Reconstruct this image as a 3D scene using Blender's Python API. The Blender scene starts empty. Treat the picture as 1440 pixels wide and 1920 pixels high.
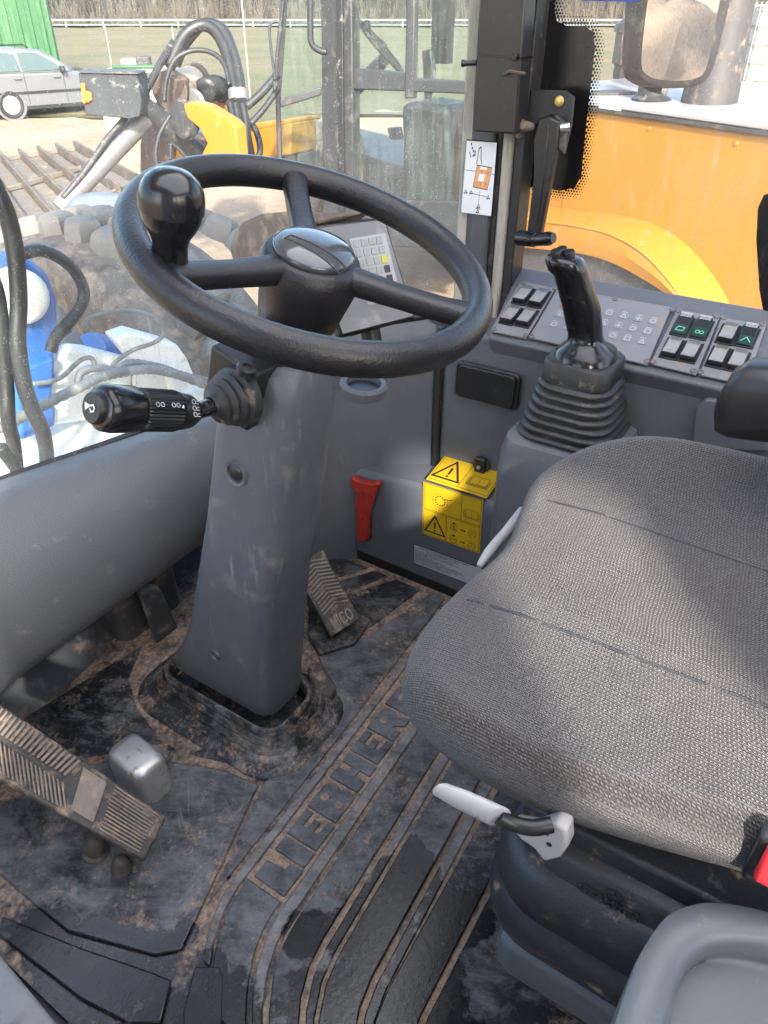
import bpy, bmesh, math, random
from mathutils import Vector, Matrix, Euler
random.seed(7)
R = math.radians
# ------------------------------------------------------------------ camera, sky, sun, exposure
SC = bpy.context.scene
COL = SC.collection
CAM_LOC = Vector((-.639, -.509, 1.10)); YAW = R(33.0); PITCH = R(34.4); FPX = 1386.0
FWD = Vector((math.cos(YAW) * math.cos(PITCH), math.sin(YAW) * math.cos(PITCH), -math.sin(PITCH)))
RGT = Vector((math.sin(YAW), -math.cos(YAW), 0)); UPV = RGT.cross(FWD)
cd = bpy.data.cameras.new('camera'); cam = bpy.data.objects.new('camera', cd); COL.objects.link(cam)
cam.location = CAM_LOC; cam.rotation_euler = FWD.to_track_quat('-Z', 'Y').to_euler()
cd.sensor_fit = 'VERTICAL'; cd.sensor_height = 36; cd.lens = 36 * FPX / 1920; cd.clip_start = .02; cd.clip_end = 3000
SC.camera = cam
SUN_AZ = math.atan2(.65, .76); SUN_EL = R(31)
W = bpy.data.worlds.new('World'); SC.world = W; W.use_nodes = True
wn = W.node_tree.nodes; wl = W.node_tree.links
sky = wn.new('ShaderNodeTexSky'); sky.sky_type = 'NISHITA'; sky.sun_disc = False
sky.sun_elevation = SUN_EL; sky.sun_rotation = math.atan2(-math.cos(SUN_AZ), -math.sin(SUN_AZ)); sky.dust_density = 3.0; sky.ozone_density = 1.0
wl.new(sky.outputs[0], wn['Background'].inputs[0]); wn['Background'].inputs[1].default_value = 0.15
sd = bpy.data.lights.new('sun', 'SUN'); sd.energy = 2.0; sd.angle = R(2.5); sd.color = (1, .95, .87)
sun = bpy.data.objects.new('sun', sd); COL.objects.link(sun)
SUND = Vector((math.cos(SUN_AZ) * math.cos(SUN_EL), math.sin(SUN_AZ) * math.cos(SUN_EL), -math.sin(SUN_EL)))
sun.rotation_euler = SUND.to_track_quat('-Z', 'Y').to_euler(); sun.location = (-20, -16, 14)
SC.view_settings.view_transform = 'Standard'; SC.view_settings.look = 'None'; SC.view_settings.gamma = 1
SC.view_settings.exposure = 2.45
SC.render.engine = 'CYCLES'; SC.cycles.use_denoising = True; SC.cycles.max_bounces = 8; SC.cycles.transparent_max_bounces = 24
SC.cycles.caustics_reflective = False; SC.cycles.caustics_refractive = False; SC.cycles.sample_clamp_indirect = 6

# ------------------------------------------------------------------ helpers
def ray(px, py): return FWD + RGT * ((px - 720) / FPX) - UPV * ((py - 960) / FPX)
def at(px, py, x=None, y=None, z=None, d=None):
    v = ray(px, py)
    if d is not None: return CAM_LOC + v * d
    i, c = (0, x) if x is not None else (1, y) if y is not None else (2, z)
    return CAM_LOC + v * ((c - CAM_LOC[i]) / v[i])
def atp(px, py, o, n):
    v = ray(px, py); return CAM_LOC + v * ((o - CAM_LOC).dot(n) / v.dot(n))
def PX(pts, **k): return [at(a, b, **k) for a, b in pts]
def PP(pts, o, n): return [atp(a, b, o, n) for a, b in pts]
def spline(P, n=6, closed=False):
    P = [Vector(p) for p in P]; out = []; m = len(P)
    for i in range(m if closed else m - 1):
        g = (lambda k: P[k % m]) if closed else (lambda k: P[min(max(k, 0), m - 1)])
        a, b, c, e = g(i - 1), g(i), g(i + 1), g(i + 2)
        for j in range(n):
            t = j / n
            out.append(.5 * ((2 * b) + (c - a) * t + (2 * a - 5 * b + 4 * c - e) * t * t + (3 * b - a - 3 * c + e) * t ** 3))
    if not closed: out.append(P[-1])
    return out
class MB:
    def __init__(s): s.v = []; s.f = []; s.uv = None
    def add(s, vs, fs):
        o = len(s.v); s.v += [Vector(p) for p in vs]; s.f += [tuple(i + o for i in f) for f in fs]; return s
    def box(s, c, sz, rot=None):
        c = Vector(c); h = [q / 2 for q in sz]; vs = []
        for dx in (-1, 1):
            for dy in (-1, 1):
                for dz in (-1, 1):
                    p = Vector((dx * h[0], dy * h[1], dz * h[2]))
                    if rot: p = rot @ p
                    vs.append(c + p)
        return s.add(vs, [(0, 1, 3, 2), (4, 6, 7, 5), (0, 4, 5, 1), (2, 3, 7, 6), (0, 2, 6, 4), (1, 5, 7, 3)])
    def prism(s, poly, vec):
        n = len(poly); vec = Vector(vec); P = [Vector(p) for p in poly]
        nr = Vector((0, 0, 0))
        for i in range(n): nr += P[i].cross(P[(i + 1) % n])
        if nr.dot(vec) > 0: P.reverse()
        return s.add(P + [p + vec for p in P], [tuple(range(n)), tuple(range(2 * n - 1, n - 1, -1))] + [(i, n + i, n + (i + 1) % n, (i + 1) % n) for i in range(n)])
    def loft(s, rings, caps=True, closed=True):
        n = len(rings[0]); fs = []; vs = [p for r in rings for p in r]
        for k in range(len(rings) - 1):
            for i in range(n if closed else n - 1):
                j = (i + 1) % n; fs.append((k * n + i, k * n + j, (k + 1) * n + j, (k + 1) * n + i))
        if caps and closed: fs += [tuple(range(n - 1, -1, -1)), tuple(range((len(rings) - 1) * n, len(rings) * n))]
        return s.add(vs, fs)
    def tube(s, pts, r, n=8, caps=True):
        P = [Vector(p) for p in pts]; rs = r if isinstance(r, (list, tuple)) else [r] * len(P); rings = []; nm = None
        for i, p in enumerate(P):
            t = (P[min(i + 1, len(P) - 1)] - P[max(i - 1, 0)]).normalized()
            if nm is None:
                nm = t.orthogonal().normalized()
            else:
                nm = (nm - t * nm.dot(t)); nm = nm.normalized() if nm.length > 1e-6 else t.orthogonal().normalized()
            b = t.cross(nm)
            rings.append([p + (nm * math.cos(2 * math.pi * k / n) + b * math.sin(2 * math.pi * k / n)) * rs[i] for k in range(n)])
        return s.loft(rings, caps)
    def lathe(s, prof, o, ax, n=24, sx=1, up=None):
        o = Vector(o); ax = Vector(ax).normalized(); a = (Vector(up) - ax * Vector(up).dot(ax)).normalized() if up else ax.orthogonal().normalized(); b = ax.cross(a)
        return s.loft([[o + ax * h + (a * math.cos(2 * math.pi * k / n) * sx + b * math.sin(2 * math.pi * k / n)) * max(r, 1e-5) for k in range(n)] for r, h in prof])
    def build(s, name, m, parent=None, bevel=0, seg=2, smooth=True, ang=40, sub=0, base=None, kind=None):
        if parent: o0 = base_of(parent)
        elif base is not None: o0 = base
        else:
            mn = [min(v[i] for v in s.v) for i in range(3)]; mx = [max(v[i] for v in s.v) for i in range(3)]
            o0 = ((mn[0] + mx[0]) / 2, (mn[1] + mx[1]) / 2, mn[2])
        o0 = Vector(o0); me = bpy.data.meshes.new(name); me.from_pydata([v - o0 for v in s.v], [], s.f)
        bm = bmesh.new(); bm.from_mesh(me); bmesh.ops.recalc_face_normals(bm, faces=bm.faces) if not s.uv else None; bm.to_mesh(me); bm.free()
        if s.uv:
            ul = me.uv_layers.new(name='UVMap')
            for lp in me.loops: ul.data[lp.index].uv = s.uv[lp.vertex_index]
        me.materials.append(MT[m])
        if smooth:
            me.shade_smooth()
            if ang < 179: me.set_sharp_from_angle(angle=R(ang))
        ob = bpy.data.objects.new(name, me); COL.objects.link(ob)
        if parent:
            ob.parent = parent; BASE[ob.name] = o0
        else: ob.location = o0
        if bevel:
            b = ob.modifiers.new('b', 'BEVEL'); b.width = bevel; b.segments = seg; b.limit_method = 'ANGLE'; b.angle_limit = R(30); b.harden_normals = False
        if sub:
            q = ob.modifiers.new('s', 'SUBSURF'); q.levels = sub; q.render_levels = sub
        if kind: ob['kind'] = kind
        return ob
BASE = {}
def base_of(p): return BASE.get(p.name, p.location)
def tag(o, label, cat, group=None):
    o['label'] = label; o['category'] = cat
    if group: o['group'] = group
    return o
def thing(name, loc, label, cat, group=None):
    o = bpy.data.objects.new(name, None); o.empty_display_size = .05; COL.objects.link(o); o.location = loc
    return tag(o, label, cat, group)
def struct(o): o['kind'] = 'structure'; return o
def rr(cx, cy, wx, wy, r, n=5):
    out = []
    for qx, qy, a0 in ((1, 1, 0), (-1, 1, 90), (-1, -1, 180), (1, -1, 270)):
        for k in range(n):
            a = R(a0 + 90 * k / (n - 1)); out.append((cx + qx * (wx / 2 - r) + r * math.cos(a), cy + qy * (wy / 2 - r) + r * math.sin(a)))
    return out
def textmesh(txt, size, ext=0.0):
    c = bpy.data.curves.new('txt', 'FONT'); c.body = txt; c.offset = size * .012; c.size = size; c.extrude = ext; c.align_x = 'LEFT'; c.resolution_u = 3
    o = bpy.data.objects.new('txt', c); COL.objects.link(o)
    dg = bpy.context.evaluated_depsgraph_get(); me = bpy.data.meshes.new_from_object(o.evaluated_get(dg))
    vs = [v.co.copy() for v in me.vertices]; fs = [tuple(p.vertices) for p in me.polygons]
    bpy.data.objects.remove(o); bpy.data.curves.remove(c); bpy.data.meshes.remove(me); return vs, fs
class Flat:      # a flat print on a plane: origin, u and v axes in metres, n the outward normal
    def __init__(s, o, u, v, n): s.o = Vector(o); s.u = Vector(u).normalized(); s.v = Vector(v).normalized(); s.n = Vector(n).normalized(); s.m = {}
    def p(s, a, b, h=0.0): return s.o + s.u * a + s.v * b + s.n * h
    def poly(s, pts, mat, h=.0006):
        s.m.setdefault(mat, MB()).add([s.p(a, b, h) for a, b in pts], [tuple(range(len(pts)))])
    def rect(s, a0, b0, a1, b1, mat, h=.0006): s.poly([(a0, b0), (a1, b0), (a1, b1), (a0, b1)], mat, h)
    def line(s, pts, w, mat, h=.0006, closed=False):
        P = list(pts) + ([pts[0]] if closed else [])
        for (a, b), (c, d) in zip(P, P[1:]):
            L = math.hypot(c - a, d - b) or 1; nx, ny = -(d - b) / L * w / 2, (c - a) / L * w / 2; ex, ey = (c - a) / L * w / 2, (d - b) / L * w / 2
            s.poly([(a - ex - nx, b - ey - ny), (c + ex - nx, d + ey - ny), (c + ex + nx, d + ey + ny), (a - ex + nx, b - ey + ny)], mat, h); h += .00002
    def circ(s, a, b, r, w, mat, h=.0006, n=24): s.line([(a + r * math.cos(2 * math.pi * k / n), b + r * math.sin(2 * math.pi * k / n)) for k in range(n)], w, mat, h, True)
    def disc(s, a, b, r, mat, h=.0006, n=16): s.poly([(a + r * math.cos(2 * math.pi * k / n), b + r * math.sin(2 * math.pi * k / n)) for k in range(n)], mat, h)
    def text(s, t, a, b, size, mat, h=.0006, w=None):
        vs, fs = textmesh(t, size)
        if w and vs:
            mx = max(v.x for v in vs); k = w / mx
            for v in vs: v.x *= k
        s.m.setdefault(mat, MB()).add([s.p(a + v.x, b + v.y, h) for v in vs], fs)
    def done(s, parent, name='print'):
        for k, m in s.m.items(): m.build(name, k, parent, smooth=False)

# ------------------------------------------------------------------ materials
MT = {}
def mat(key, col, rough=.5, metal=0, bump=None, dirt=None, var=.15, vscale=8, spec=.5, coat=0, grain=None):
    """bump=(scale,strength,distance)  dirt=[(colour,amount,scale,stretch,roughness)...]"""
    m = bpy.data.materials.new(key); m.use_nodes = True; nt = m.node_tree; N = nt.nodes; L = nt.links; p = N['Principled BSDF']; MT[key] = m
    p.inputs['Metallic'].default_value = metal; p.inputs['Specular IOR Level'].default_value = spec; p.inputs['Coat Weight'].default_value = coat
    tc = N.new('ShaderNodeTexCoord'); co = tc.outputs['Object']
    def noise(sc, det=4, ro=.6, st=None, w=0):
        n = N.new('ShaderNodeTexNoise'); n.inputs['Scale'].default_value = sc; n.inputs['Detail'].default_value = det; n.inputs['Roughness'].default_value = ro
        mp = N.new('ShaderNodeMapping'); mp.inputs['Location'].default_value = (w * 3.1, w * 1.7, w * .9)
        if st: mp.inputs['Scale'].default_value = st
        L.new(co, mp.inputs[0]); L.new(mp.outputs[0], n.inputs[0]); return n.outputs['Fac']
    def ramp(src, a, b, va=0, vb=1):
        r = N.new('ShaderNodeMapRange'); r.inputs[1].default_value = a; r.inputs[2].default_value = b; r.inputs[3].default_value = va; r.inputs[4].default_value = vb; L.new(src, r.inputs[0]); return r.outputs[0]
    def mix(f, a, b):
        x = N.new('ShaderNodeMix'); x.data_type = 'RGBA'
        (L.new(f, x.inputs[0]) if not isinstance(f, float) else setattr(x.inputs[0], 'default_value', f))
        for s, q in ((a, x.inputs[6]), (b, x.inputs[7])):
            if isinstance(s, tuple): q.default_value = (*s, 1)
            else: L.new(s, q)
        return x.outputs[2]
    c = mix(ramp(noise(vscale, 5, .65), .3, .7), tuple(q * (1 - var) for q in col), tuple(min(1, q * (1 + var)) for q in col))
    ro = ramp(noise(vscale * 2.3, 4, .6, None, 2), .3, .7, max(.02, rough - .08), min(1, rough + .1))
    if grain:
        c = mix(ramp(noise(grain[0], 2, .5, None, 5), .35, .65, 0, grain[1]), c, tuple(q * grain[2] for q in col))
    for k, (dc, amt, sc, st, drr) in enumerate(dirt or []):
        f = ramp(noise(sc, 7, .68, st, 4 + k), .62 - amt * .42, .74 - amt * .30)
        c = mix(f, c, dc)
        rm = N.new('ShaderNodeMix'); L.new(f, rm.inputs[0]); L.new(ro, rm.inputs[2]); rm.inputs[3].default_value = drr; ro = rm.outputs[0]
    L.new(c, p.inputs['Base Color']); L.new(ro, p.inputs['Roughness'])
    if bump:
        b = N.new('ShaderNodeBump'); b.inputs['Strength'].default_value = bump[1]; b.inputs['Distance'].default_value = bump[2] if len(bump) > 2 else .001
        L.new(noise(bump[0], 3, .6, None, 9), b.inputs['Height']); L.new(b.outputs[0], p.inputs['Normal'])
    m['nt'] = 0
    return m
TAN = (.36, .24, .155); DUST = (.30, .29, .28)
mat('plastic', (.100, .106, .118), .46, bump=(420, .5, .0012), dirt=[((.15, .145, .14), .05, 50, (1, 1, .4), .7)], var=.07, vscale=6)
mat('plastic_front', (.095, .100, .107), .45, bump=(330, .75, .0016), var=.05, vscale=4, dirt=[((.17, .165, .155), .05, 22, None, .7)])
mat('plastic_col', (.088, .093, .108), .40, bump=(420, .45, .0011), dirt=[((.19, .18, .175), .09, 90, (1, 1, .12), .75), ((.16, .15, .14), .10, 14, None, .7)], var=.06, vscale=5)
mat('plastic_dirty', (.040, .042, .046), .5, bump=(300, .3, .001), dirt=[((.15, .145, .14), .16, 24, None, .8), ((.22, .15, .10), .13, 16, None, .9)])
mat('console', (.108, .114, .127), .48, bump=(420, .5, .0012), dirt=[((.19, .185, .18), .07, 40, None, .8)], var=.06)
mat('panel_grey', (.20, .205, .215), .45, bump=(700, .1, .0004), dirt=[(TAN, .10, 20, None, .85)], var=.05)
mat('black', (.014, .014, .015), .36, bump=(300, .12, .0006), var=.1, dirt=[((.06, .055, .05), .05, 50, None, .7)])
mat('wheel', (.011, .0105, .012), .33, bump=(300, .5, .0014), var=.1, spec=.45)
mat('gloss', (.010, .010, .011), .16, var=.05, dirt=[((.06, .055, .05), .04, 60, None, .6)])
mat('hubcap', (.05, .055, .06), .10, var=.05, coat=.4)
mat('rubber', (.020, .020, .021), .5, bump=(200, .2, .0008), dirt=[((.2, .15, .11), .08, 40, None, .9)])
mat('bellow', (.026, .026, .028), .5, bump=(250, .2, .0008), dirt=[((.21, .155, .115), .09, 45, (1, 1, 3), .9)])
mat('pillar', (.065, .073, .082), .45, dirt=[((.17, .165, .16), .07, 45, (1, 1, .12), .8)])
mat('seal', (.42, .39, .34), .7, dirt=[((.2, .17, .13), .25, 12, (1, 1, .2), .8)])
mat('frit', (.008, .008, .009), .2, var=.1, dirt=[((.055, .042, .03), .12, 30, (1, 1, .15), .6)])
mat('white_print', (.78, .79, .80), .4, var=.03)
mat('paper', (.72, .74, .78), .4, var=.04)
mat('sticker', (.60, .37, .012), .4, var=.04, vscale=20)
mat('ink', (.012, .011, .01), .5, var=.02)
mat('orange_ink', (.78, .36, .16), .5, var=.03)
mat('plate', (.50, .51, .54), .35, metal=.2, var=.05)
mat('hammer', (.34, .028, .016), .38, var=.08, dirt=[((.3, .2, .15), .06, 40, None, .8)])
mat('red', (.62, .03, .04), .35, var=.05)
mat('screen', (.15, .15, .158), .35, var=.05, dirt=[(DUST, .1, 14, None, .8)])
mat('key', (.25, .27, .27), .5, var=.04)
mat('keyline', (.34, .35, .36), .5, var=.03)
mat('yellow_key', (.42, .40, .04), .5)
mat('dusty_brown', (.10, .08, .065), .55, dirt=[((.30, .235, .18), .28, 26, (1, 1, .3), .9)])
mat('key_grey', (.24, .25, .26), .5, var=.04)
mat('symbol', (.66, .67, .68), .5, var=.02)
mat('redline', (.6, .07, .06), .5)
mat('switch_white', (.27, .265, .25), .5, dirt=[((.25, .23, .20), .2, 60, None, .8)])
mat('green_dark', (.01, .045, .03), .3)
mat('green_sym', (.25, .6, .48), .4)
mat('metal', (.55, .54, .52), .38, metal=.75, bump=(150, .25, .001), dirt=[((.24, .175, .125), .20, 34, None, .85)])
mat('pedal', (.25, .21, .17), .7, bump=(160, .5, .0012), dirt=[((.06, .056, .053), .16, 40, None, .6), ((.42, .30, .21), .24, 30, None, .9)])
mat('pedal_dark', (.075, .066, .058), .65, bump=(160, .5, .0012), dirt=[((.36, .255, .175), .26, 26, None, .9)])
mat('bolt', (.11, .09, .075), .65, metal=.2, dirt=[((.24, .165, .11), .2, 60, None, .9)])
mat('lever_grey', (.40, .385, .38), .5, var=.05, dirt=[((.25, .22, .2), .10, 40, None, .8)])
mat('susp', (.028, .031, .036), .40, bump=(300, .5, .0012), dirt=[((.12, .115, .11), .06, 40, None, .8), (TAN, .05, 30, None, .9)])
mat('box_grey', (.115, .128, .137), .40, bump=(400, .2, .0008), dirt=[((.20, .195, .175), .14, 18, None, .65)], var=.07)
mat('sill', (.30, .31, .31), .6, bump=(60, .5, .002), dirt=[((.18, .18, .17), .25, 14, None, .8)])
mat('steel_dark', (.045, .045, .048), .55, metal=.1, dirt=[((.20, .155, .115), .16, 14, None, .9)])
mat('cab_dark', (.035, .037, .04), .5, dirt=[((.12, .105, .095), .14, 9, None, .9)])
mat('lamp_black', (.022, .023, .025), .55, dirt=[(DUST, .08, 9, None, .9)])
mat('yellow', (.36, .168, .014), .42, var=.06, vscale=2, dirt=[((.34, .21, .085), .12, 9, (1, 1, .3), .8)])
mat('yellow_dark', (.42, .19, .02), .5, dirt=[((.36, .22, .09), .2, 5, None, .8)])
mat('hood_top', (.30, .295, .29), .4, var=.05)
mat('steel_grey', (.15, .15, .155), .5, metal=.2, dirt=[((.28, .21, .15), .16, 12, None, .9)])
mat('rust_brown', (.085, .058, .042), .7, dirt=[((.20, .14, .095), .2, 12, (1, 1, .3), .9), ((.03, .027, .025), .2, 9, None, .7)])
mat('hose', (.02, .021, .022), .45, dirt=[((.14, .135, .13), .06, 90, None, .9)])
mat('hose_grey', (.16, .17, .17), .55, dirt=[((.36, .34, .3), .25, 18, None, .9)])
mat('bucket_rib', (.10, .08, .063), .7, dirt=[((.2, .15, .11), .2, 8, None, .9)])
mat('bucket', (.16, .142, .12), .65, dirt=[((.30, .235, .17), .2, 5, None, .9), ((.22, .11, .06), .1, 7, None, .9)])
mat('own_white', (.74, .75, .71), .4, var=.04, dirt=[((.46, .36, .22), .04, 22, None, .9)])
mat('own_blue', (.03, .13, .42), .38, var=.1, dirt=[((.25, .28, .34), .14, 8, None, .9)])
mat('tyre', (.13, .112, .094), .9, bump=(60, .6, .004), dirt=[((.27, .215, .16), .3, 14, None, .95), ((.05, .043, .037), .2, 9, None, .9)])
mat('lug', (.16, .155, .145), .85, bump=(40, .4, .004), dirt=[((.22, .155, .105), .2, 22, None, .95)])
mat('rim', (.42, .26, .15), .6, dirt=[((.30, .25, .2), .4, 5, None, .9)])
mat('fender_grey', (.11, .13, .165), .4, var=.06, dirt=[((.3, .28, .25), .1, 14, None, .8)])
mat('car_paint', (.125, .13, .14), .35, metal=0, var=.03, coat=.3)
mat('car_glass', (.07, .10, .10), .08, var=.05)
mat('car_black', (.02, .02, .021), .5)
mat('alloy', (.55, .55, .56), .3, metal=.7)
mat('container', (.028, .10, .04), .5, var=.12, dirt=[((.07, .16, .07), .2, 1, (1, 1, .2), .7)])
mat('barrel', (.02, .10, .42), .4)
mat('galv', (.24, .245, .25), .55, metal=0)
mat('ibc', (.55, .53, .48), .6, var=.15, vscale=3)
mat('wood', (.30, .22, .15), .8)
mat('tan_roll', (.50, .42, .31), .7, dirt=[((.3, .22, .15), .2, 3, None, .9)])
mat('bark', (.05, .044, .040), .9)
mat('scrub', (.085, .074, .06), .95, var=.4, vscale=.5)
mat('amber', (.85, .20, .02), .3)
mat('blue_print', (.02, .06, .30), .4)
mat('mirror_frame', (.03, .03, .031), .5, dirt=[((.18, .2, .12), .08, 15, None, .9)])
mat('mesh_grey', (.06, .06, .064), .6, var=.2, vscale=40, dirt=[((.16, .155, .15), .14, 60, None, .9)])
mat('roofmat', (.68, .69, .70), .8)
mat('bounce_lining', (.50, .51, .52), .7)  # pale colour chosen to bounce light into the cab
mat('brass', (.55, .42, .16), .35, metal=.8)
mat('asphalt', (.22, .22, .22), .9)

def nodes(key):
    m = bpy.data.materials.new(key); m.use_nodes = True; MT[key] = m
    return m, m.node_tree.nodes, m.node_tree.links, m.node_tree.nodes['Principled BSDF']
def nnew(N, t, **k):
    n = N.new(t)
    for a, b in k.items(): setattr(n, a, b)
    return n
def nmath(N, L, op, a, b=None, c=None):
    n = N.new('ShaderNodeMath'); n.operation = op
    for i, q in enumerate((a, b, c)):
        if q is None: continue
        if isinstance(q, (int, float)): n.inputs[i].default_value = q
        else: L.new(q, n.inputs[i])
    return n.outputs[0]
def nrange(N, L, s, a, b, c=0, d=1):
    r = N.new('ShaderNodeMapRange'); L.new(s, r.inputs[0])
    for i, q in enumerate((a, b, c, d)): r.inputs[i + 1].default_value = q
    return r.outputs[0]
def nmix(N, L, f, a, b):
    x = N.new('ShaderNodeMix'); x.data_type = 'RGBA'; L.new(f, x.inputs[0])
    for s, q in ((a, x.inputs[6]), (b, x.inputs[7])):
        if isinstance(s, tuple): q.default_value = (*s, 1)
        else: L.new(s, q)
    return x.outputs[2]
def nnoise(N, L, co, sc, det=5, ro=.6, st=None, loc=(0, 0, 0), rot=0, dist=0):
    n = N.new('ShaderNodeTexNoise'); n.inputs['Scale'].default_value = sc; n.inputs['Detail'].default_value = det; n.inputs['Roughness'].default_value = ro
    n.inputs['Distortion'].default_value = dist
    mp = N.new('ShaderNodeMapping'); mp.inputs['Location'].default_value = loc
    if rot: mp.vector_type = 'TEXTURE'; mp.inputs['Rotation'].default_value = (0, 0, rot); st = tuple(1 / q for q in st) if st else None
    if st: mp.inputs['Scale'].default_value = st
    L.new(co, mp.inputs[0]); L.new(mp.outputs[0], n.inputs[0]); return n.outputs['Fac']
# knitted seat fabric (uv in metres)
m, N, L, p = nodes('fabric')
uv = nnew(N, 'ShaderNodeUVMap'); sp = nnew(N, 'ShaderNodeSeparateXYZ'); wob = nnew(N, 'ShaderNodeTexNoise'); wob.inputs['Scale'].default_value = 14
vadd = nnew(N, 'ShaderNodeVectorMath', operation='MULTIPLY_ADD'); L.new(uv.outputs[0], wob.inputs[0]); L.new(wob.outputs['Color'], vadd.inputs[0]); vadd.inputs[1].default_value = (.012, .012, 0); L.new(uv.outputs[0], vadd.inputs[2]); L.new(vadd.outputs[0], sp.inputs[0])
rv = nmath(N, L, 'MULTIPLY', sp.outputs[0], 300); row = nmath(N, L, 'FLOOR', rv); fv = nmath(N, L, 'FRACT', rv)
slant = nmath(N, L, 'MULTIPLY', fv, nmath(N, L, 'SUBTRACT', nmath(N, L, 'MULTIPLY', nmath(N, L, 'MODULO', row, 2), 1.1), .55))
fu = nmath(N, L, 'FRACT', nmath(N, L, 'ADD', nmath(N, L, 'ADD', nmath(N, L, 'MULTIPLY', sp.outputs[1], 230), nmath(N, L, 'MULTIPLY', row, .37)), slant))
def hump(q): return nmath(N, L, 'SUBTRACT', 1.0, nmath(N, L, 'POWER', nmath(N, L, 'ABSOLUTE', nmath(N, L, 'MULTIPLY_ADD', q, 2.0, -1.0)), 2.0))
st = nmath(N, L, 'MULTIPLY', hump(fu), hump(fv))
tcn = nnew(N, 'ShaderNodeTexCoord'); fleck = nnoise(N, L, tcn.outputs['Object'], 420, 2, .5); big = nnoise(N, L, tcn.outputs['Object'], 6, 5, .6)
yarn = nmix(N, L, nrange(N, L, fleck, .38, .62), (.046, .042, .041), (.150, .133, .123))
yarn = nmix(N, L, nrange(N, L, big, .40, .68, 0, .45), yarn, (.115, .088, .070))
L.new(nmix(N, L, nrange(N, L, st, .10, .70), (.026, .024, .025), yarn), p.inputs['Base Color']); p.inputs['Roughness'].default_value = .95; p.inputs['Specular IOR Level'].default_value = .15
p.inputs['Sheen Weight'].default_value = .25
b = nnew(N, 'ShaderNodeBump'); b.inputs['Strength'].default_value = .7; b.inputs['Distance'].default_value = .002; L.new(st, b.inputs['Height']); L.new(b.outputs[0], p.inputs['Normal'])
# rubber floor mat: dark rubber, grey scuffs, brown dust, wet patches
def matrubber(key, scuff, dirt, wet=True, basecol=(.015, .017, .020), lite=(.185, .188, .195)):
    m, N, L, p = nodes(key); tc = nnew(N, 'ShaderNodeNewGeometry'); co = tc.outputs['Position']
    s1 = nnoise(N, L, co, 34, 9, .78, (1, .35, 1), (0, 0, 0), .5, 1.2); s2 = nnoise(N, L, co, 11, 7, .7, None, (3, 1, 0), 0, .8); s3 = nnoise(N, L, co, 120, 5, .7, (.12, 1, 1), (1, 5, 0), .9, .4); s4 = nnoise(N, L, co, 300, 3, .6)
    c = nmix(N, L, nrange(N, L, nmath(N, L, 'ADD', nmath(N, L, 'MULTIPLY', s1, .5), nmath(N, L, 'MULTIPLY', s2, .5)), .52 - scuff * .22, .66 - scuff * .08), basecol, lite)
    c = nmix(N, L, nrange(N, L, s3, .60, .80, 0, .6), c, (.30, .295, .29))
    c = nmix(N, L, nrange(N, L, s4, .5, .8, 0, .35), c, (.02, .022, .026))
    d1 = nnoise(N, L, co, 14, 9, .75, None, (8, 2, 1)); d2 = nnoise(N, L, co, 120, 6, .75, None, (2, 2, 2))
    df = nrange(N, L, nmath(N, L, 'ADD', nmath(N, L, 'MULTIPLY', d1, .62), nmath(N, L, 'MULTIPLY', d2, .38)), .64 - dirt * .30, .74 - dirt * .22)
    c = nmix(N, L, df, c, nmix(N, L, nrange(N, L, d2, .4, .65), (.27, .185, .125), (.46, .335, .24))); ro = nrange(N, L, df, 0, 1, .46, .9)
    if wet:
        acc = None; wn_ = nnoise(N, L, co, 17, 6, .62, None, (5, 5, 0))
        for (x, y, r0) in ((-.405, .03, .05), (-.435, -.09, .10), (-.31, -.225, .085), (-.20, -.195, .080), (-.10, -.195, .060), (-.25, -.13, .045), (-.20, -.285, .06), (-.32, -.31, .12), (-.12, -.29, .06), (-.36, -.04, .03), (-.455, .08, .085), (-.46, .19, .05), (-.345, .02, .018), (-.25, .03, .006), (-.2, .05, .006)):
            vd = nnew(N, 'ShaderNodeVectorMath', operation='DISTANCE'); L.new(co, vd.inputs[0]); vd.inputs[1].default_value = (x, y, 0)
            q = nmath(N, L, 'SUBTRACT', 1.0, nmath(N, L, 'DIVIDE', vd.outputs['Value'], r0)); acc = q if acc is None else nmath(N, L, 'MAXIMUM', acc, q)
        wf = nrange(N, L, nmath(N, L, 'ADD', acc, nmath(N, L, 'MULTIPLY', nmath(N, L, 'SUBTRACT', wn_, .5), 1.9)), .0, .16)
        wf = nmath(N, L, 'MULTIPLY', wf, .93)
        c = nmix(N, L, wf, c, (.008, .009, .011))
        x = nnew(N, 'ShaderNodeMix'); L.new(wf, x.inputs[0]); L.new(ro, x.inputs[2]); x.inputs[3].default_value = .06; ro = x.outputs[0]; L.new(nrange(N, L, wf, 0, 1, .5, .7), p.inputs['Specular IOR Level'])
    L.new(c, p.inputs['Base Color']); L.new(ro, p.inputs['Roughness'])
    b = nnew(N, 'ShaderNodeBump'); b.inputs['Strength'].default_value = .45; b.inputs['Distance'].default_value = .0012; L.new(nnoise(N, L, co, 110, 6, .7), b.inputs['Height']); L.new(b.outputs[0], p.inputs['Normal'])
matrubber('mat_pad', .55, .40); matrubber('mat_base', .22, .72); matrubber('mat_letter', .62, .20, False); matrubber('mat_dark', .20, .36); matrubber('boot', .12, .46, False); matrubber('mat_tan', .3, .95, False); matrubber('mat_dusty', .75, .46, True, (.03, .032, .036), (.27, .262, .255))
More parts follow.
